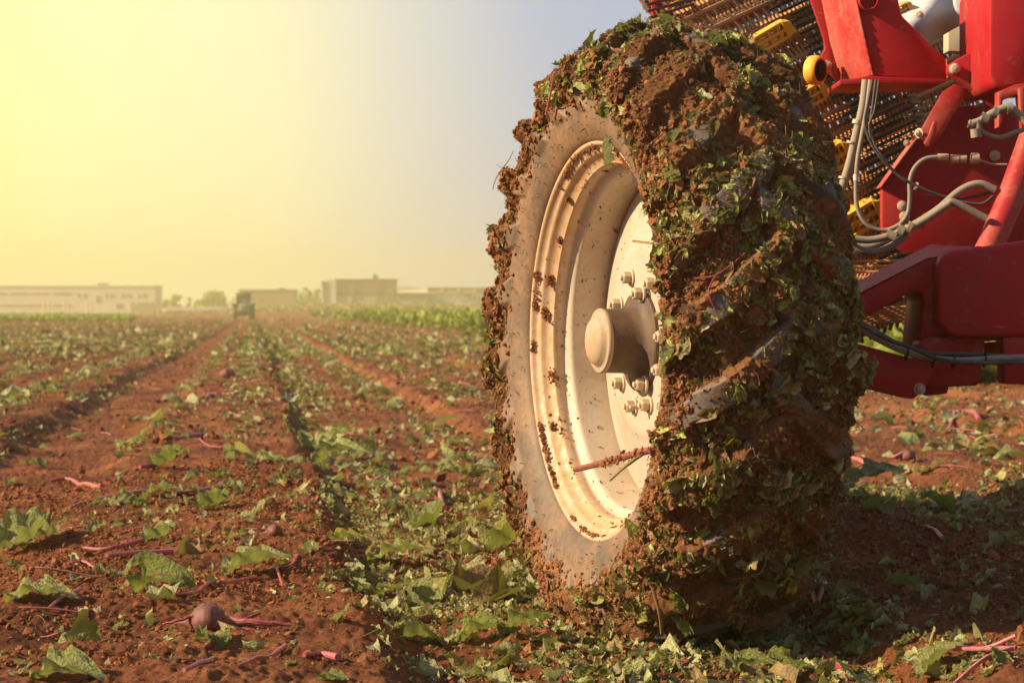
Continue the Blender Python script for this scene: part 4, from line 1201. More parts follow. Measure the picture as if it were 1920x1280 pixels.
# big side plate
plate("side_plate", [(1654, 352), (1690, 300), (1728, 252), (1790, 200), (1850, 196), (1990, 230), (1990, 480), (1700, 475), (1662, 452), (1654, 430)], 7.75, 0.05, M_RED, 0.004)
plate("side_plate_edge", [(1650, 352), (1654, 350), (1730, 250), (1726, 247), (1690, 296)], 7.72, 0.1, M_REDW, 0.002)
for (a, b_) in ((1692, 386), (1696, 406), (1865, 292)): MB().lathe([(0, .016), (.006, .016), (.009, .010), (.01, 0)], W_(a, b_, 7.75), (0, -1, 0), 24).build("blanking_cap", M_BOLT, HARV, smooth=True)
# hydraulic ram: lit red tube
MB().tube([W_(1850, 475, 7.15), W_(1892, 380, 7.2), W_(1960, 190, 7.3)], 0.038, 32).build("hydraulic_ram", M_REDW, HARV, smooth=True)
# main beam and its arm
Ym = 6.6
arm = [(1540, 588), (1585, 566), (1738, 486), (1772, 480), (1772, 640), (1724, 652), (1733, 562), (1728, 549), (1714, 546), (1700, 552), (1612, 602), (1540, 632)]
P = [W_(a, b_, Ym) for a, b_ in arm]
MB().prism(P, (0, 0.30, 0)).build("beam_arm", M_RED, HARV, bevel=0.005)
# the arm's broad chamfer, tipped towards the sky
tp = [(W_(1540, 586, Ym - .001), W_(1540, 562, Ym + .13)), (W_(1738, 484, Ym - .001), W_(1745, 458, Ym + .13)), (W_(1774, 478, Ym - .001), W_(1828, 463, Ym + .13))]
mb_ = MB()
for (f0, b0), (f1, b1) in zip(tp[:-1], tp[1:]): mb_.prism([f0, f1, b1, b0], (0, .02, -.008))
mb_.build("arm_chamfer", M_REDW, HARV)
bm_ = [(1770, 476), (1790, 468), (1850, 462), (1990, 440), (1990, 632), (1800, 634), (1776, 626), (1758, 606), (1758, 492)]
MB().prism([W_(a, b_, Ym - .07) for a, b_ in bm_], (0, .34, 0)).build("main_beam", M_RED, HARV, bevel=0.035, seg=5)
plate("beam_skirt", [(1735, 632), (1880, 630), (1846, 640), (1843, 668), (1838, 715), (1832, 723), (1738, 726), (1722, 700), (1722, 645)], Ym - .02, 0.12, M_RED, 0.006)
plate("beam_skirt", [(1880, 625), (1990, 622), (1990, 720), (1884, 720)], Ym - .06, 0.10, M_RED, 0.005)
plate("skirt_lug", [(1846, 642), (1870, 640), (1870, 664), (1846, 664)], Ym + .2, 0.02, M_RED, 0.002)
plate("skirt_foot", [(1738, 722), (1780, 722), (1776, 738), (1735, 742)], Ym + .02, 0.06, M_RED, 0.004)
lc = [(1560, 640), (1612, 645), (1746, 682), (1752, 690), (1734, 730), (1712, 748), (1690, 745), (1560, 712)]
MB().prism([W_(a, b_, Ym - .12) for a, b_ in lc], (0, .14, 0)).build("axle_cover", M_RED, HARV, bevel=0.005)
hexbolt(1724, 729, Ym - .12, 0.010)
# added box, mostly behind the wheel, blocking sun from the ground to its right
cb_ = MB(); cb_.box((0.36 - HL_.x, 7.2, 0.20), (0.84 - HL_.x, 10.4, 0.88))
for z_ in (0.34, 0.58, 0.80): cb_.box((0.345 - HL_.x, 7.25, z_ - .015), (0.358 - HL_.x, 10.35, z_ + .015))
for y_ in (7.5, 8.2, 8.9, 9.6): cb_.box((0.335 - HL_.x, y_, 0.22), (0.343 - HL_.x, y_ + .06, 0.86))
o = cb_.build("shade_box", M_RED, HARV, bevel=0.02); o.location = (0, -HL_.y, 0)

# white sheet and beige block above
ws = []
nx, ny = 22, 12
V = []; q = []
for j in range(ny):
    for i in range(nx):
        u, v = i / (nx - 1), j / (ny - 1)
        x0 = 1672 + (1880 - 1672) * u
        ybot = float(np.interp(x0, [1672, 1725, 1742, 1800, 1810, 1840, 1880], [60, 90, 82, 48, 48, 84, 92]))
        yy = -50 + (ybot + 50) * v
        p = W_(x0, yy, 8.1 + .05 * math.sin(u * 9 + v * 4) + .04 * math.sin(v * 7))
        V.append(p[:])
n0 = len(V)
V += [(a, b_ + 0.012, c) for a, b_, c in V[:]]
for j in range(ny - 1):
    for i in range(nx - 1):
        a = j * nx + i
        q.append((a, a + nx, a + nx + 1, a + 1)); q.append((n0 + a, n0 + a + 1, n0 + a + nx + 1, n0 + a + nx))
for i in range(nx - 1):
    a = (ny - 1) * nx + i; q.append((a, n0 + a, n0 + a + 1, a + 1))
mesh_np("dust_sheet", np.array(V), np.array(q), M_WHITE, HARV)
plate("tank_end", [(1790, -40), (1870, -40), (1870, 50), (1850, 44), (1830, 36), (1800, 30), (1788, 10)], 8.0, 0.04, M_WHITE, 0.02)
plate("beige_post", [(1778, 40), (1856, 40), (1856, 100), (1778, 96)], 8.5, 0.1, M_BEIGE, 0.003)
plate("drum_rail", [(1222, -60), (1240, -60), (1238, 20), (1226, 38), (1222, 20)], 8.25, 0.04, M_RED, 0.003)

# --- the web drum: hoops following a great arc behind the tyre, cross bars along the drum axis
arc_px = [(1195, -110), (1290, -20), (1372, 70), (1452, 175), (1508, 290), (1540, 410), (1552, 530), (1548, 660)]
arc = spline([Vector((a, b_, 0)) for a, b_ in arc_px], 14)
NA = len(arc)
WVEC = Vector((262, -118, 0))          # across the drum
def drum(t, w, layer=0.0):
    i = min(max(t, 0), 1) * (NA - 1); k = min(int(i), NA - 2); f = i - k
    p = arc[k].lerp(arc[k + 1], f) + WVEC * w
    Yd = 8.5 + 0.55 * w + 0.9 * (t - 0.5) ** 2 + layer - 0.15 * math.sin(PI * t)
    sh = Vector((layer * 20, layer * 14, 0))
    return W_(p.x + sh.x, p.y + sh.y, Yd)
web = MB()
for k in range(48):
    w = -0.16 + k * 0.0286
    pts = [drum(i / 90, w + 0.003 * math.sin(i * 0.7 + k), 0.035 * math.sin(i * 1.4)) for i in range(91)]
    web.tube(pts, 0.0056, 5)
web.build("web_hoops", M_RUST, HARV, smooth=True)
web2 = MB()
for k in range(30):
    w = -0.3 + k * 0.052
    web2.tube([drum(i / 60, w + 0.01 * math.sin(i * 1.3 + k), 0.55) for i in range(61)], 0.0075, 5)
for k in range(60):
    web2.tube([drum(k / 60, w_, 0.57) for w_ in (-0.3, 0.3, 0.9, 1.25)], 0.009, 5)
web2.build("inner_web", M_DARKROD, HARV, smooth=True)
web3 = MB()
for k in range(26):
    web3.tube([drum(k / 26, w_, 0.9) for w_ in (-0.3, 0.3, 0.9, 1.25)], 0.024, 5)
web3.build("drum_shell", M_DARKROD, HARV, smooth=True)
bar0 = None
for k in range(22):
    t = 0.03 + k * 0.044
    o = MB().tube([drum(t, w_, -0.02 + .01 * math.sin(k + w_ * 4)) for w_ in (-0.2, -0.1, 0.1, 0.3, 0.5, 0.72, 0.95, 1.2)], 0.0085, 6).build("cross_rod", M_RUST, HARV, smooth=True)
# black rubber-sleeved rods on the right half
for k in range(58):
    t = 0.12 + k * 0.0148
    a0 = 0.36 + 0.05 * math.sin(k * 1.7); a1 = 0.74 + 0.05 * math.sin(k * 2.3)
    p0, p1 = drum(t, a0, -0.12), drum(t - 0.004, a1, -0.08)
    MB().tube([p0, p0.lerp(p1, .06), p0.lerp(p1, .5), p1], [.0035, .006, .006, .005], 7).build("rubber_finger", M_BLACK, HARV, smooth=True)
# chain links along the right edge
ch = MB()
for k in range(60):
    t = 0.10 + k * 0.0146
    p = drum(t, 0.80, -0.05); ch.box((p.x - .018, p.y - .01, p.z - .006), (p.x + .018, p.y + .015, p.z + .006))
ch.build("drive_chain", M_HOSE, HARV, bevel=0.002)
# yellow cleats: slotted wedge blocks
def cleat(px, py, L=62, Wd=30, Y=8.05):
    c = W_(px, py, Y); ax = Vector((0.86, 0.10, 0.50)); ax.normalize(); side = Vector((0.30, 0.25, -0.9)); side = (side - ax * side.dot(ax)).normalized(); nn = ax.cross(side)
    s = Y / F; b = MB(); L *= s; Wd *= s
    def P(a, b_, c_): return c + ax * a * L + side * b_ * Wd + nn * c_ * Wd
    # two long rails, cross webs and a bevelled nose
    for (b0, b1) in ((-.5, -.34), (-.08, .08), (.34, .5)):
        b.prism([P(-.5, b0, 0), P(.38, b0, 0), P(.38, b1, 0), P(-.5, b1, 0)], nn * Wd * .75)
    for a0 in (-.5, -.27, -.04, .19, .36):
        b.prism([P(a0, -.5, .1), P(a0 + .09, -.5, .1), P(a0 + .09, .5, .1), P(a0, .5, .1)], nn * Wd * .6)
    b.prism([P(.36, -.5, -.05), P(.55, -.34, -.05), P(.60, .30, -.05), P(.36, .5, -.05)], nn * Wd * .85)
    b.build("yellow_cleat", M_YEL, HARV, bevel=0.002)
for (a, b_, L, w) in ((1446, 72, 84, 36), (1520, 184, 66, 36), (1568, 298, 60, 48), (1622, 410, 72, 48), (1690, 22, 44, 22)): cleat(a, b_, L, w)
# orange lower web seen under the hoses
lw = MB()
for k in range(34):
    a = W_(1560 + k * 8.2, 560, 8.2); lw.tube([W_(1560 + k * 7, 556, 8.0), W_(1590 + k * 7, 498, 8.5)], 0.0045, 5)
for k in range(7):
    lw.tube([W_(1540, 492 + k * 10, 8.5 - k * .07), W_(1800, 486 + k * 10, 8.5 - k * .07)], 0.005, 5)
lw.build("lower_web", M_RUST, HARV, smooth=True)
lw = MB()
for k in range(8): lw.tube([W_(1590, 580 + k * 4, 8.6), W_(1740, 573 + k * 4, 8.6)], 0.0045, 5)
lw.build("lower_web", M_RUST, HARV, smooth=True)

def weld(pts, Y, r=0.004):
    P = [W_(a, b_, Y if not isinstance(Y, (list, tuple)) else Y[i]) for i, (a, b_) in enumerate(pts)]
    Q = spline(P, 14)
    MB().tube(Q, [r * (1 + .35 * math.sin(i * 2.1)) for i in range(len(Q))], 6).build("weld_seam", M_REDW, HARV, smooth=True)
weld([(1599, -30), (1620, 70), (1636, 141)], Yb - .004, .0035)
weld([(1757, 494), (1757, 605), (1776, 630)], Ym - .004, .005)
weld([(1776, 630), (1800, 636), (1900, 636)], Ym - .03, .005)
weld([(1775, 112), (1777, 148)], Yb - .004, .003)
for (a, b_, Y_) in ((1725, 28, Yb - .001), (1700, 268, 7.75), (1885, 440, 7.74)): hexbolt(a, b_, Y_, 0.007)
for k, (a0, b0, a1, b1) in enumerate([(1211, 10, 1300, -14), (1213, 22, 1320, -6), (1218, 34, 1300, 8), (1222, 46, 1290, 22), (1212, -2, 1290, -24)]):
    MB().tube([W_(a0, b0, 8.2), W_(a1, b1, 8.45)], 0.0055, 6).build("rod_end", M_DARKROD, HARV, smooth=True)
# --- hoses
def hose(pts, Y, rpx, mat=M_HOSE, name="hydraulic_hose"):
    P = [W_(a, b_, Y if not isinstance(Y, (list, tuple)) else Y[i]) for i, (a, b_) in enumerate(pts)]
    yy = Y if not isinstance(Y, (list, tuple)) else Y[0]
    return MB().tube(spline(P, 8), rpx / F * yy / 2, 14).build(name, mat, HARV, smooth=True)
def clip(px, py, Y, rpx, d, L=6, mat=M_BOLT, par=HARV, name="hose_clip"):
    d = Vector((d[0], 0, -d[1])).normalized(); r = rpx / F * Y / 2; c = W_(px, py, Y); l = L / F * Y / 2
    return MB().lathe([(-l, r * .95), (-l, r * 1.12), (l, r * 1.12), (l, r * .95)], c, d, 18).build(name, mat, par, smooth=True)
h1 = hose([(1624, 150), (1618, 200), (1606, 250), (1592, 310), (1576, 360), (1562, 400)], 7.35, 16)
clip(1608, 229, 7.35, 18, (-.2, 1), 8); clip(1597, 268, 7.35, 18, (-.25, 1), 4); clip(1582, 334, 7.35, 18, (-.25, 1), 4)
h2 = hose([(1632, 150), (1626, 200), (1617, 250), (1608, 300), (1605, 350), (1608, 390), (1625, 420), (1655, 432), (1685, 422), (1702, 400), (1706, 370), (1706, 340), (1715, 315), (1735, 298), (1765, 294)], 7.3, 8.5)
clip(1605, 333, 7.3, 9, (0, 1), 12, M_WHITE)
clip(1768, 295, 7.3, 12, (1, .02), 20); clip(1790, 298, 7.3, 14, (1, .06), 14); clip(1806, 298, 7.3, 13, (1, 0), 12); clip(1828, 297, 7.3, 18, (1, 0), 14)
hose([(1835, 300), (1860, 308), (1888, 309)], 7.3, 5)
hose([(1642, 150), (1636, 200), (1632, 240), (1645, 280), (1680, 325), (1715, 348), (1760, 365), (1800, 378), (1840, 382), (1862, 368)], 7.25, 5, M_HOSED)
hose([(1636, 150), (1628, 190), (1622, 235), (1640, 280), (1676, 322), (1712, 345), (1760, 366), (1810, 372), (1862, 360)], 7.22, 5, M_HOSED)
hose([(1648, 150), (1640, 205), (1630, 235), (1634, 268)], 7.24, 4, M_HOSED)
hose([(1712, 345), (1780, 372), (1830, 366), (1864, 356)], 7.2, 3, M_HOSED)
clip(1718, 349, 7.22, 13, (1, .4), 4, M_WHITE); clip(1785, 370, 7.22, 13, (1, .3), 4, M_WHITE)
h3 = hose([(1588, 452), (1600, 462), (1630, 462), (1660, 450), (1690, 434), (1720, 418), (1760, 392), (1800, 358), (1835, 345), (1866, 356)], 7.2, 15)
h4 = hose([(1588, 448), (1602, 448), (1630, 450), (1662, 444), (1700, 430), (1735, 412), (1775, 385), (1790, 380), (1850, 410)], 7.14, 14)
hose([(1588, 445), (1608, 466), (1640, 472), (1670, 462), (1700, 440)], 7.16, 14)
clip(1688, 432, 7.14, 19, (1, .5), 12, name="hose_fitting"); clip(1704, 427, 7.14, 22, (1, .5), 8, name="hose_fitting"); clip(1670, 441, 7.14, 17, (1, .5), 18, name="hose_fitting")
clip(1686, 450, 7.17, 18, (1, .55), 10, name="hose_fitting")
hose([(1600, 608), (1640, 632), (1690, 656), (1740, 670), (1800, 676), (1870, 672), (1990, 668)], Ym - .16, 13, M_HOSE)
hose([(1600, 596), (1640, 620), (1690, 648), (1740, 662), (1800, 664), (1880, 668), (1990, 672)], Ym - .14, 10, M_HOSED)
hose([(1600, 602), (1660, 634), (1710, 652), (1760, 672), (1830, 680), (1990, 678)], Ym - .18, 8, M_HOSED)
for (a, b_) in ((1700, 662), (1750, 676), (1788, 678), (1846, 674)): clip(a, b_, Ym - .165, 25, (1, .15), 3, M_BLACK)
# brass pipe junction at the right
Yv = 6.95
hose([(1930, 235), (1905, 210), (1888, 202), (1862, 212), (1840, 226), (1818, 234)], Yv, 15, M_HOSE, "pipe_elbow")
for (a, b_, r, d, L) in ((1893, 204, 21, (1, -.1), 12), (1866, 211, 20, (1, .35), 10), (1846, 222, 19, (1, .4), 14), (1820, 233, 14, (1, .3), 8), (1834, 236, 14, (.1, 1), 20), (1830, 250, 18, (.1, 1), 16)):
    clip(a, b_, Yv, r, d, L, M_HOSE, name="pipe_fitting")
hose([(1832, 240), (1850, 252), (1875, 258), (1905, 248), (1935, 238)], Yv + .02, 9)

# ------------------------------------------------------------------ far things
def wall_mat(name, c, sc_=0.6): return paint(name, c, dust=tuple(x * .8 for x in c), amount=0.3, rough=0.8, scale=sc_, spec=0.2, bumpy=0.02)
M_WALLW = wall_mat("white_wall", (0.80, 0.78, 0.74)); M_WALLB = wall_mat("brown_wall", (0.30, 0.22, 0.16)); M_WALLG = wall_mat("grey_wall", (0.30, 0.25, 0.21))
M_WALLP = wall_mat("pale_blue_wall", (0.78, 0.80, 0.86)); M_SHUT = wall_mat("shutter", (0.50, 0.46, 0.42)); M_GLASS = paint("window_glass", (0.10, 0.10, 0.10), amount=0.1, rough=0.15)
M_ROOF = wall_mat("roof_sheet", (0.13, 0.09, 0.07)); M_ROOFL = wall_mat("light_roof", (0.7, 0.62, 0.45)); M_CONC = wall_mat("concrete", (0.45, 0.40, 0.34))

def far_base(x, Y): 
    X = (x - 960) / F * Y
    return float(ground_h(np.array([X]), np.array([Y]), False)[0])
def fz(y, Y): return H - (y - 585) / F * Y
def fx(x, Y): return (x - 960) / F * Y

def building(name, x0, x1, ytop, Y, depth, wallm, roofm, label, cat="building", parapet=0.4):
    zb = min(far_base(x0, Y), far_base(x1, Y)) - 0.5
    X0, X1, zt = fx(x0, Y), fx(x1, Y), fz(ytop, Y)
    e = empty(name, ((X0 + X1) / 2, Y, zb)); tag(e, label, cat)
    cx = e.location
    MB().box((X0 - cx.x, 0, 0), (X1 - cx.x, depth, zt - zb - parapet)).build("wall", wallm, e)
    r = MB()
    r.box((X0 - cx.x - .25, -.25, zt - zb - parapet), (X1 - cx.x + .25, depth + .25, zt - zb))
    r.build("roof", roofm, e)
    return e
def bpart(e, name, x0, x1, y0, y1, Y, mat, out=0.12, depth=0.10):
    """a panel standing a little proud of the front wall"""
    c = e.location
    return MB().box((fx(x0, Y) - c.x, -out, fz(y1, Y) - c.z), (fx(x1, Y) - c.x, -out + depth, fz(y0, Y) - c.z)).build(name, mat, e)
def window(e, x0, x1, y0, y1, Y):
    w = bpart(e, "window", x0, x1, y0, y1, Y, M_CONC, 0.14, 0.12)
    c = e.location; m = 0.12
    MB().box((fx(x0, Y) - c.x + m, -.18, fz(y1, Y) - c.z + m), (fx(x1, Y) - c.x - m, -.15, fz(y0, Y) - c.z - m)).build("pane", M_GLASS, w)

Y1 = 760
B = building("white_warehouse", -260, 291, 535, Y1, 15, M_WALLW, M_WALLW, "long white warehouse with paired small windows at the far left")
for a in (145, 157, 197, 208, 229, 240, 258, 269): window(B, a, a + 4, 550, 558, Y1)
for (a, b_) in ((-120, 12), (18, 53), (57, 93), (100, 134)): bpart(B, "ribbon_window", a, b_, 549, 552.5, Y1, M_WALLB)
for (a, b_) in ((-120, 94), (100, 134)): bpart(B, "ribbon_window", a, b_, 571, 574.5, Y1, M_WALLB)
window(B, 217, 230, 569, 578, Y1); window(B, 180, 187, 554, 567, Y1)
bpart(B, "dark_doorway", 245, 253, 567, 586, Y1, M_WALLB); bpart(B, "dark_doorway", 257, 291, 567, 586, Y1, M_WALLB)  # flat brown panels painted for the shade inside the open doorways
c = B.location
MB().box((fx(177, Y1) - c.x, 6, fz(535, Y1) - c.z), (fx(192, Y1) - c.x, 12, fz(530.5, Y1) - c.z)).build("roof_vent", M_WALLB, B)

Y2 = 700
B = building("brown_shed", 449, 551, 542.5, Y2, 10, M_WALLB, M_ROOF, "plain dark brown shed with a flat roof behind the tractor")
c = B.location
MB().box((fx(520, Y2) - c.x, 4, fz(542.5, Y2) - c.z), (fx(530, Y2) - c.x, 10, fz(540, Y2) - c.z)).build("roof_vent", M_ROOF, B)
bpart(B, "window", 484, 496, 561, 563, Y2, M_ROOF)
B = building("low_annex", 552, 577, 561, Y2 - 20, 20, M_WALLG, M_WALLG, "low grey annex right of the brown shed", parapet=.2)
bpart(B, "opening", 560, 573, 569, 572, Y2 - 20, M_ROOF)
Yw = 520
zb = far_base(520, Yw) - .4; e = MB().box((fx(310, Yw), Yw, zb), (fx(570, Yw), Yw + .5, fz(575.5, Yw))).build("boundary_wall", M_WALLW)
tag(e, "long low pale boundary wall behind the tractor", "wall")

Y3 = 620
B = building("factory_block", 631, 740, 523, Y3, 12, M_WALLG, M_ROOF, "tall two storey grey brown factory block with a rooftop box")
c = B.location
bpart(B, "dark_band", 631, 740, 548, 554, Y3, M_ROOF); bpart(B, "shutter", 633, 659, 556, 576, Y3, M_SHUT); bpart(B, "shutter", 666, 706, 556, 576, Y3, M_SHUT)
for a in (662, 709): bpart(B, "column", a - 2, a + 1, 524, 577, Y3, M_WALLB, .3, .3)
bpart(B, "window", 669, 682, 558, 561, Y3, M_ROOF, .2, .1)
for k in range(6): bpart(B, "window", 672 + k * 10.5, 679 + k * 10.5, 535, 539, Y3, M_WALLB)
MB().box((fx(697, Y3) - c.x, 5, fz(523, Y3) - c.z), (fx(705, Y3) - c.x, 9, fz(514, Y3) - c.z)).build("roof_tank", M_WALLB, B)
st = MB()
P0 = Vector((fx(712, Y3) - c.x, -1.2, fz(576, Y3) - c.z)); P1 = Vector((fx(732, Y3) - c.x, -1.2, fz(552, Y3) - c.z))
st.tube([P0, P1], .25, 6); st.tube([P0 + Vector((0, 0, 1.2)), P1 + Vector((0, 0, 1.2))], .12, 6); st.tube([P1, P1 + Vector((0, 0, -3))], .12, 6)
st.build("outside_stair", M_WALLB, B)
MB().box((fx(612.5, Y3) - c.x, -.6, 0), (fx(630.5, Y3) - c.x, 10, fz(524, Y3) - c.z)).build("white_gable", M_WALLW, B)
MB().prism([Vector((fx(603, Y3) - c.x, -.8, fz(528, Y3) - c.z)), Vector((fx(612, Y3) - c.x, -.8, fz(527, Y3) - c.z)), Vector((fx(612, Y3) - c.x, -.8, 0)), Vector((fx(608, Y3) - c.x, -.8, 0))], (0, 10, 0)).build("slanted_fin", M_WALLB, B)
Y4 = 640
B = building("low_workshop", 741, 802, 549.5, Y4, 30, M_WALLG, M_ROOFL, "low workshop with a sunlit light roof between the larger blocks", parapet=.1)
c = B.location
MB().prism([Vector((fx(741, Y4) - c.x, -.4, fz(550, Y4) - c.z)), Vector((fx(803, Y4) - c.x, -.4, fz(550, Y4) - c.z)), Vector((fx(795, Y4) - c.x, 14, fz(542, Y4) - c.z)), Vector((fx(744, Y4) - c.x, 14, fz(546, Y4) - c.z))], (0, 0, .2)).build("sloping_roof", M_ROOFL, B)
for a in (745, 767): window(B, a, a + 5, 554, 557, Y4)
for a in (745, 766): window(B, a, a + 6, 563, 566, Y4)
Y5 = 660
B = building("long_hall", 803, 944, 539, Y5, 40, M_WALLP, M_ROOF, "long pale blue hall with a dark upper band beside the tyre")
bpart(B, "upper_band", 803, 944, 540.5, 549, Y5, M_WALLB)
for a in (806, 837, 867): bpart(B, "awning", a, a + 24, 546, 549, Y5, M_ROOFL, 1.2, 1.0)
for a in (828, 859, 889): bpart(B, "pilaster", a, a + 3, 541, 549, Y5, M_WALLW, .5, .4)
for k in range(7): window(B, 878 + k * 9, 882 + k * 9, 558, 562, Y5)
bpart(B, "ramp_edge", 803, 866, 563, 566, Y5, M_ROOFL, 1.5, 1.3)
bpart(B, "door", 874, 882, 550, 556, Y5, M_WALLB)

def car(px, py, wpx, Y, label, mat):
    z = max(far_base(px, Y), fz(py, Y)); L = wpx / F * Y
    e = empty("parked_car", (fx(px, Y), Y, z)); tag(e, label, "car", "white vehicles parked before the factories")
    prf = [(-.5, .12), (-.5, .42), (-.42, .5), (-.28, .53), (-.18, .8), (.18, .82), (.32, .54), (.5, .46), (.5, .12)]
    MB().prism([Vector((a * L, 0, b_ * L * .38)) for a, b_ in prf], (0, L * .4, 0)).build("body", mat, e, bevel=L * .01)
    MB().prism([Vector((a * L, -.02, b_ * L * .38)) for a, b_ in [(-.25, .55), (-.16, .75), (.16, .77), (.26, .56)]], (0, .01, 0)).build("window", M_GLASS, e)
    for s_ in (-.3, .3): MB().lathe([(0, L * .03), (0, L * .075), (.15, L * .075), (.15, 0)], (s_ * L, -.03, L * .075), (0, 1, 0), 16).build("wheel", M_BLACK, e)
M_CARW = paint("car_white", (0.75, 0.75, 0.76), amount=0.1)
car(762, 571, 24, 560, "white car parked before the low workshop", M_CARW)
car(868, 574, 32, 500, "white van parked before the long hall", M_CARW)
car(905, 577, 30, 480, "pale car parked nearest the standing crop", M_CARW)

# posts before the warehouse
po = None
for k, a in enumerate((82, 92, 121, 128, 163, 171)):
    Yp = 700
    o = MB().tube([Vector((0, 0, 0)), Vector((0, 0, 3.4))], .3, 8).build("gate_post", M_ROOFL)
    o.location = (fx(a, Yp), Yp, far_base(a, Yp)); tag(o, "slim pale post standing before the white warehouse", "post", "pale posts before the white warehouse")

# trees
def tree(px, py0, py1, wpx, Y, label, n=900, dark=False):
    z = far_base(px, Y) - .2; zt = fz(py0, Y); zb = max(z, fz(py1, Y)); R_ = wpx / F * Y / 2
    hgt = zt - z
    e = empty("field_tree", (fx(px, Y), Y, z)); tag(e, label, "tree", "trees between the buildings")
    tb = MB(); tb.tube([Vector((0, 0, 0)), Vector((.1, 0, hgt * .3)), Vector((.2, 0, hgt * .7))], [R_ * .1, R_ * .08, R_ * .03], 8)
    for k in range(5):
        a = k * 1.3; tb.tube([Vector((.1, 0, hgt * (.25 + .07 * k))), Vector((R_ * .5 * math.cos(a), R_ * .5 * math.sin(a), hgt * (.5 + .07 * k)))], [R_ * .05, R_ * .02], 6)
    tb.build("trunk", M_WALLB, e, smooth=True)
    nb = 13
    cen = np.array([[rng.uniform(-.6, .6) * R_, rng.uniform(-.6, .6) * R_, hgt * rng.uniform(.30, .82)] for _ in range(nb)])
    w = rng.integers(0, nb, n)
    dv = rng.normal(size=(n, 3)); dv /= np.linalg.norm(dv, axis=1)[:, None]
    P = cen[w] + dv * (R_ * .42 * rng.uniform(.4, 1.15, n)[:, None]) * np.array([[1, 1, .75]])
    P[:, 2] = np.clip(P[:, 2], hgt * .12, hgt)
    o = scatter("crown", SCRAPS_LO, P, frames(dv + np.array([[0, 0, .3]]), rng.uniform(0, 6.28, n), .4), np.full(n, R_ * .17) * rng.uniform(.6, 1.3, n), M_CROP, e)
tree(328, 548, 584, 30, 640, "loose green tree beside the warehouse wing")
tree(312, 552, 585, 22, 655, "low green bush against the warehouse end")
tree(416, 551, 578, 26, 660, "low tree on the right flank of the broad round tree")
tree(368, 556, 580, 18, 665, "small bush left of the broad round tree")
tree(354, 552, 583, 14, 650, "small thin tree between two rounder ones")
tree(396, 544, 578, 56, 640, "broad round tree left of the tractor", 700)
tree(577, 533, 578, 22, 660, "tall tree between the shed and the factory block")
tree(565, 548, 576, 18, 650, "short bushy tree right of the brown shed")
tree(594, 538, 578, 22, 650, "pointed tree beside the slanted fin")
tree(944, 538, 572, 20, 690, "dark tree at the end of the long hall")

# low dry scrub before the buildings
x = rng.uniform(-.14, .0, 2600); y = rng.uniform(430, 560, 2600); x = x * y
z = ground_h(x, y, False)
M_SCRUB = leaf_mat("dry_scrub", [(0.36, 0.22, 0.09), (0.42, 0.30, 0.13), (0.28, 0.24, 0.08)], rib=(.3, .2, .1), soil=0)
o = scatter("dry_scrub", SCRAPS_LO, np.stack([x, y, z + .2], -1), frames(UP(len(x)), rng.uniform(0, 6, len(x)), 1.0), rng.uniform(.5, 1.3, len(x)), M_SCRUB)
tag(o, "dry brown scrub along the field edge before the factories", "scrub", None, "stuff")

# hills
def hill(name, pts, Y, label):
    P = [Vector((fx(a, Y), Y, fz(b_, Y))) for a, b_ in pts]; n = len(P)
    vs, fs = [], []
    for d, k in ((-60, 0.0), (-30, .6), (0, 1.0), (25, .5), (50, 0.0)):
        for p in P: vs.append((p.x, p.y + d, p.z * k - 1))
    for j in range(4):
        for i in range(n - 1): fs.append((j * n + i, j * n + i + 1, (j + 1) * n + i + 1, (j + 1) * n + i))
    o = MB().add(vs, fs).build(name, wall_mat("hill_scrub", (0.25, 0.25, 0.22), .02), smooth=True)
    tag(o, label, "hill", None, "structure")
hill("hills", [(400, 588), (450, 548), (500, 539), (540, 538), (600, 545), (680, 546), (735, 534), (765, 531), (800, 538), (850, 550), (900, 588)], 1010, "low hazy hill behind the factories")

# ------------------------------------------------------------------ tractor (front view, far down the row)
Yt = 255
gz = far_base(455, Yt)
TR = empty("tractor", (fx(456, Yt), Yt, gz), math.radians(4)); tag(TR, "green tractor with a cab driving towards us down the row", "tractor")
M_TG = paint("tractor_green", (0.32, 0.35, 0.10), amount=0.4); M_TW = paint("tractor_pale_nose", (0.6, 0.6, 0.5), amount=0.2)
M_TD = paint("tractor_dark", (0.17, 0.15, 0.07), amount=0.3); M_TGL = paint("cab_glass", (0.42, 0.40, 0.24), amount=0.2, rough=0.5)
MB().box((-.38, -1.7, .85), (.38, 0, 1.55)).build("hood", M_TG, TR, bevel=.08)
g = MB().box((-.30, -1.76, .95), (.30, -1.70, 1.62)).build("grille", M_TW, TR, bevel=.02)
for s_ in (-1, 1): MB().lathe([(0, .09), (.04, .09), (.05, 0)], (s_ * .2, -1.76, 1.42), (0, -1, 0), 16).build("headlight", M_TW, g)
MB().box((-.5, -1.5, .45), (.5, .4, .9)).build("chassis", M_TD, TR, bevel=.04)
cab = MB()
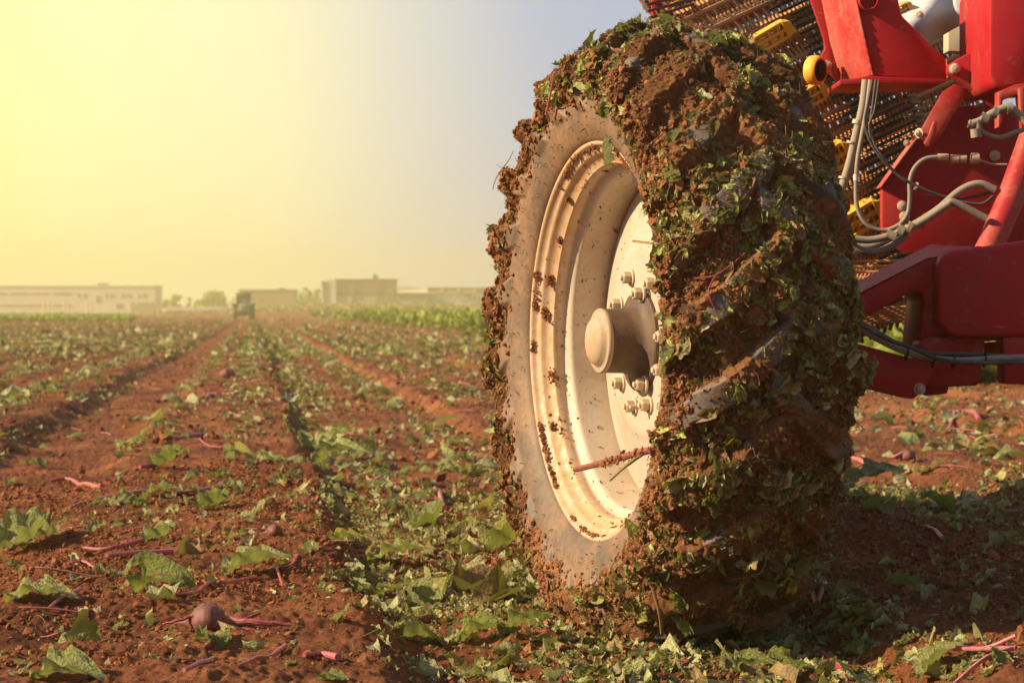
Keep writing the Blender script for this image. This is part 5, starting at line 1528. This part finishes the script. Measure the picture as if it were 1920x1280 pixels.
for sx in (-.62, .62):
    for sy in (.1, 1.4): cab.box((sx - .05, sy - .05, 1.2), (sx + .05, sy + .05, 2.55))
cab.box((-.68, .05, 1.1), (.68, 1.5, 1.3)); cab.build("cab_frame", M_TG, TR)
MB().box((-.56, .10, 1.3), (.56, .12, 2.5)).build("windscreen", M_TGL, TR)
MB().box((-.57, 1.4, 1.3), (.57, 1.42, 2.5)).build("rear_window", M_TGL, TR)
MB().box((-.78, -.1, 2.55), (.78, 1.6, 2.75)).build("cab_roof", M_TG, TR, bevel=.06)
for s_ in (-1, 1):
    w = MB().lathe([(-.22, .3), (-.24, .55), (-.2, .8), (0, .84), (.2, .8), (.24, .55), (.22, .3)], (s_ * .88, .9, .82), (1, 0, 0), 32).build("rear_wheel", M_TD, TR, smooth=True)
    MB().lathe([(-.15, .42), (.15, .42)], (s_ * .88, .9, .82), (1, 0, 0), 24).build("rim", M_TW, w, smooth=True)
    w = MB().lathe([(-.17, .25), (-.19, .42), (-.15, .56), (0, .6), (.15, .56), (.19, .42), (.17, .25)], (s_ * .80, -1.1, .6), (1, 0, 0), 32).build("front_wheel", M_TD, TR, smooth=True)
    MB().box((s_ * .95 - .26, .1, 1.55), (s_ * .95 + .26, 1.6, 1.66)).build("mudguard", M_TG, TR, bevel=.03)
    MB().tube([Vector((s_ * .65, .1, 2.2)), Vector((s_ * 1.02, 0, 2.25)), Vector((s_ * 1.02, 0, 1.9))], .03, 6).build("mirror", M_TD, TR)

# ------------------------------------------------------------------ haze
m = bpy.data.materials.new("haze_air"); m.use_nodes = True
n = m.node_tree; n.nodes.clear()
o_ = n.nodes.new("ShaderNodeOutputMaterial"); pv = n.nodes.new("ShaderNodeVolumePrincipled")
pv.inputs["Color"].default_value = (1.0, 0.95, 0.50, 1)
pv.inputs["Density"].default_value = 0.0011
pv.inputs["Anisotropy"].default_value = 0.2
n.links.new(pv.outputs[0], o_.inputs["Volume"])
hz = MB().box((-700, -60, -2.5), (700, 1080, 22)).build("haze", m)
tag(hz, "thin warm haze lying over the whole field", "haze", None, "stuff")
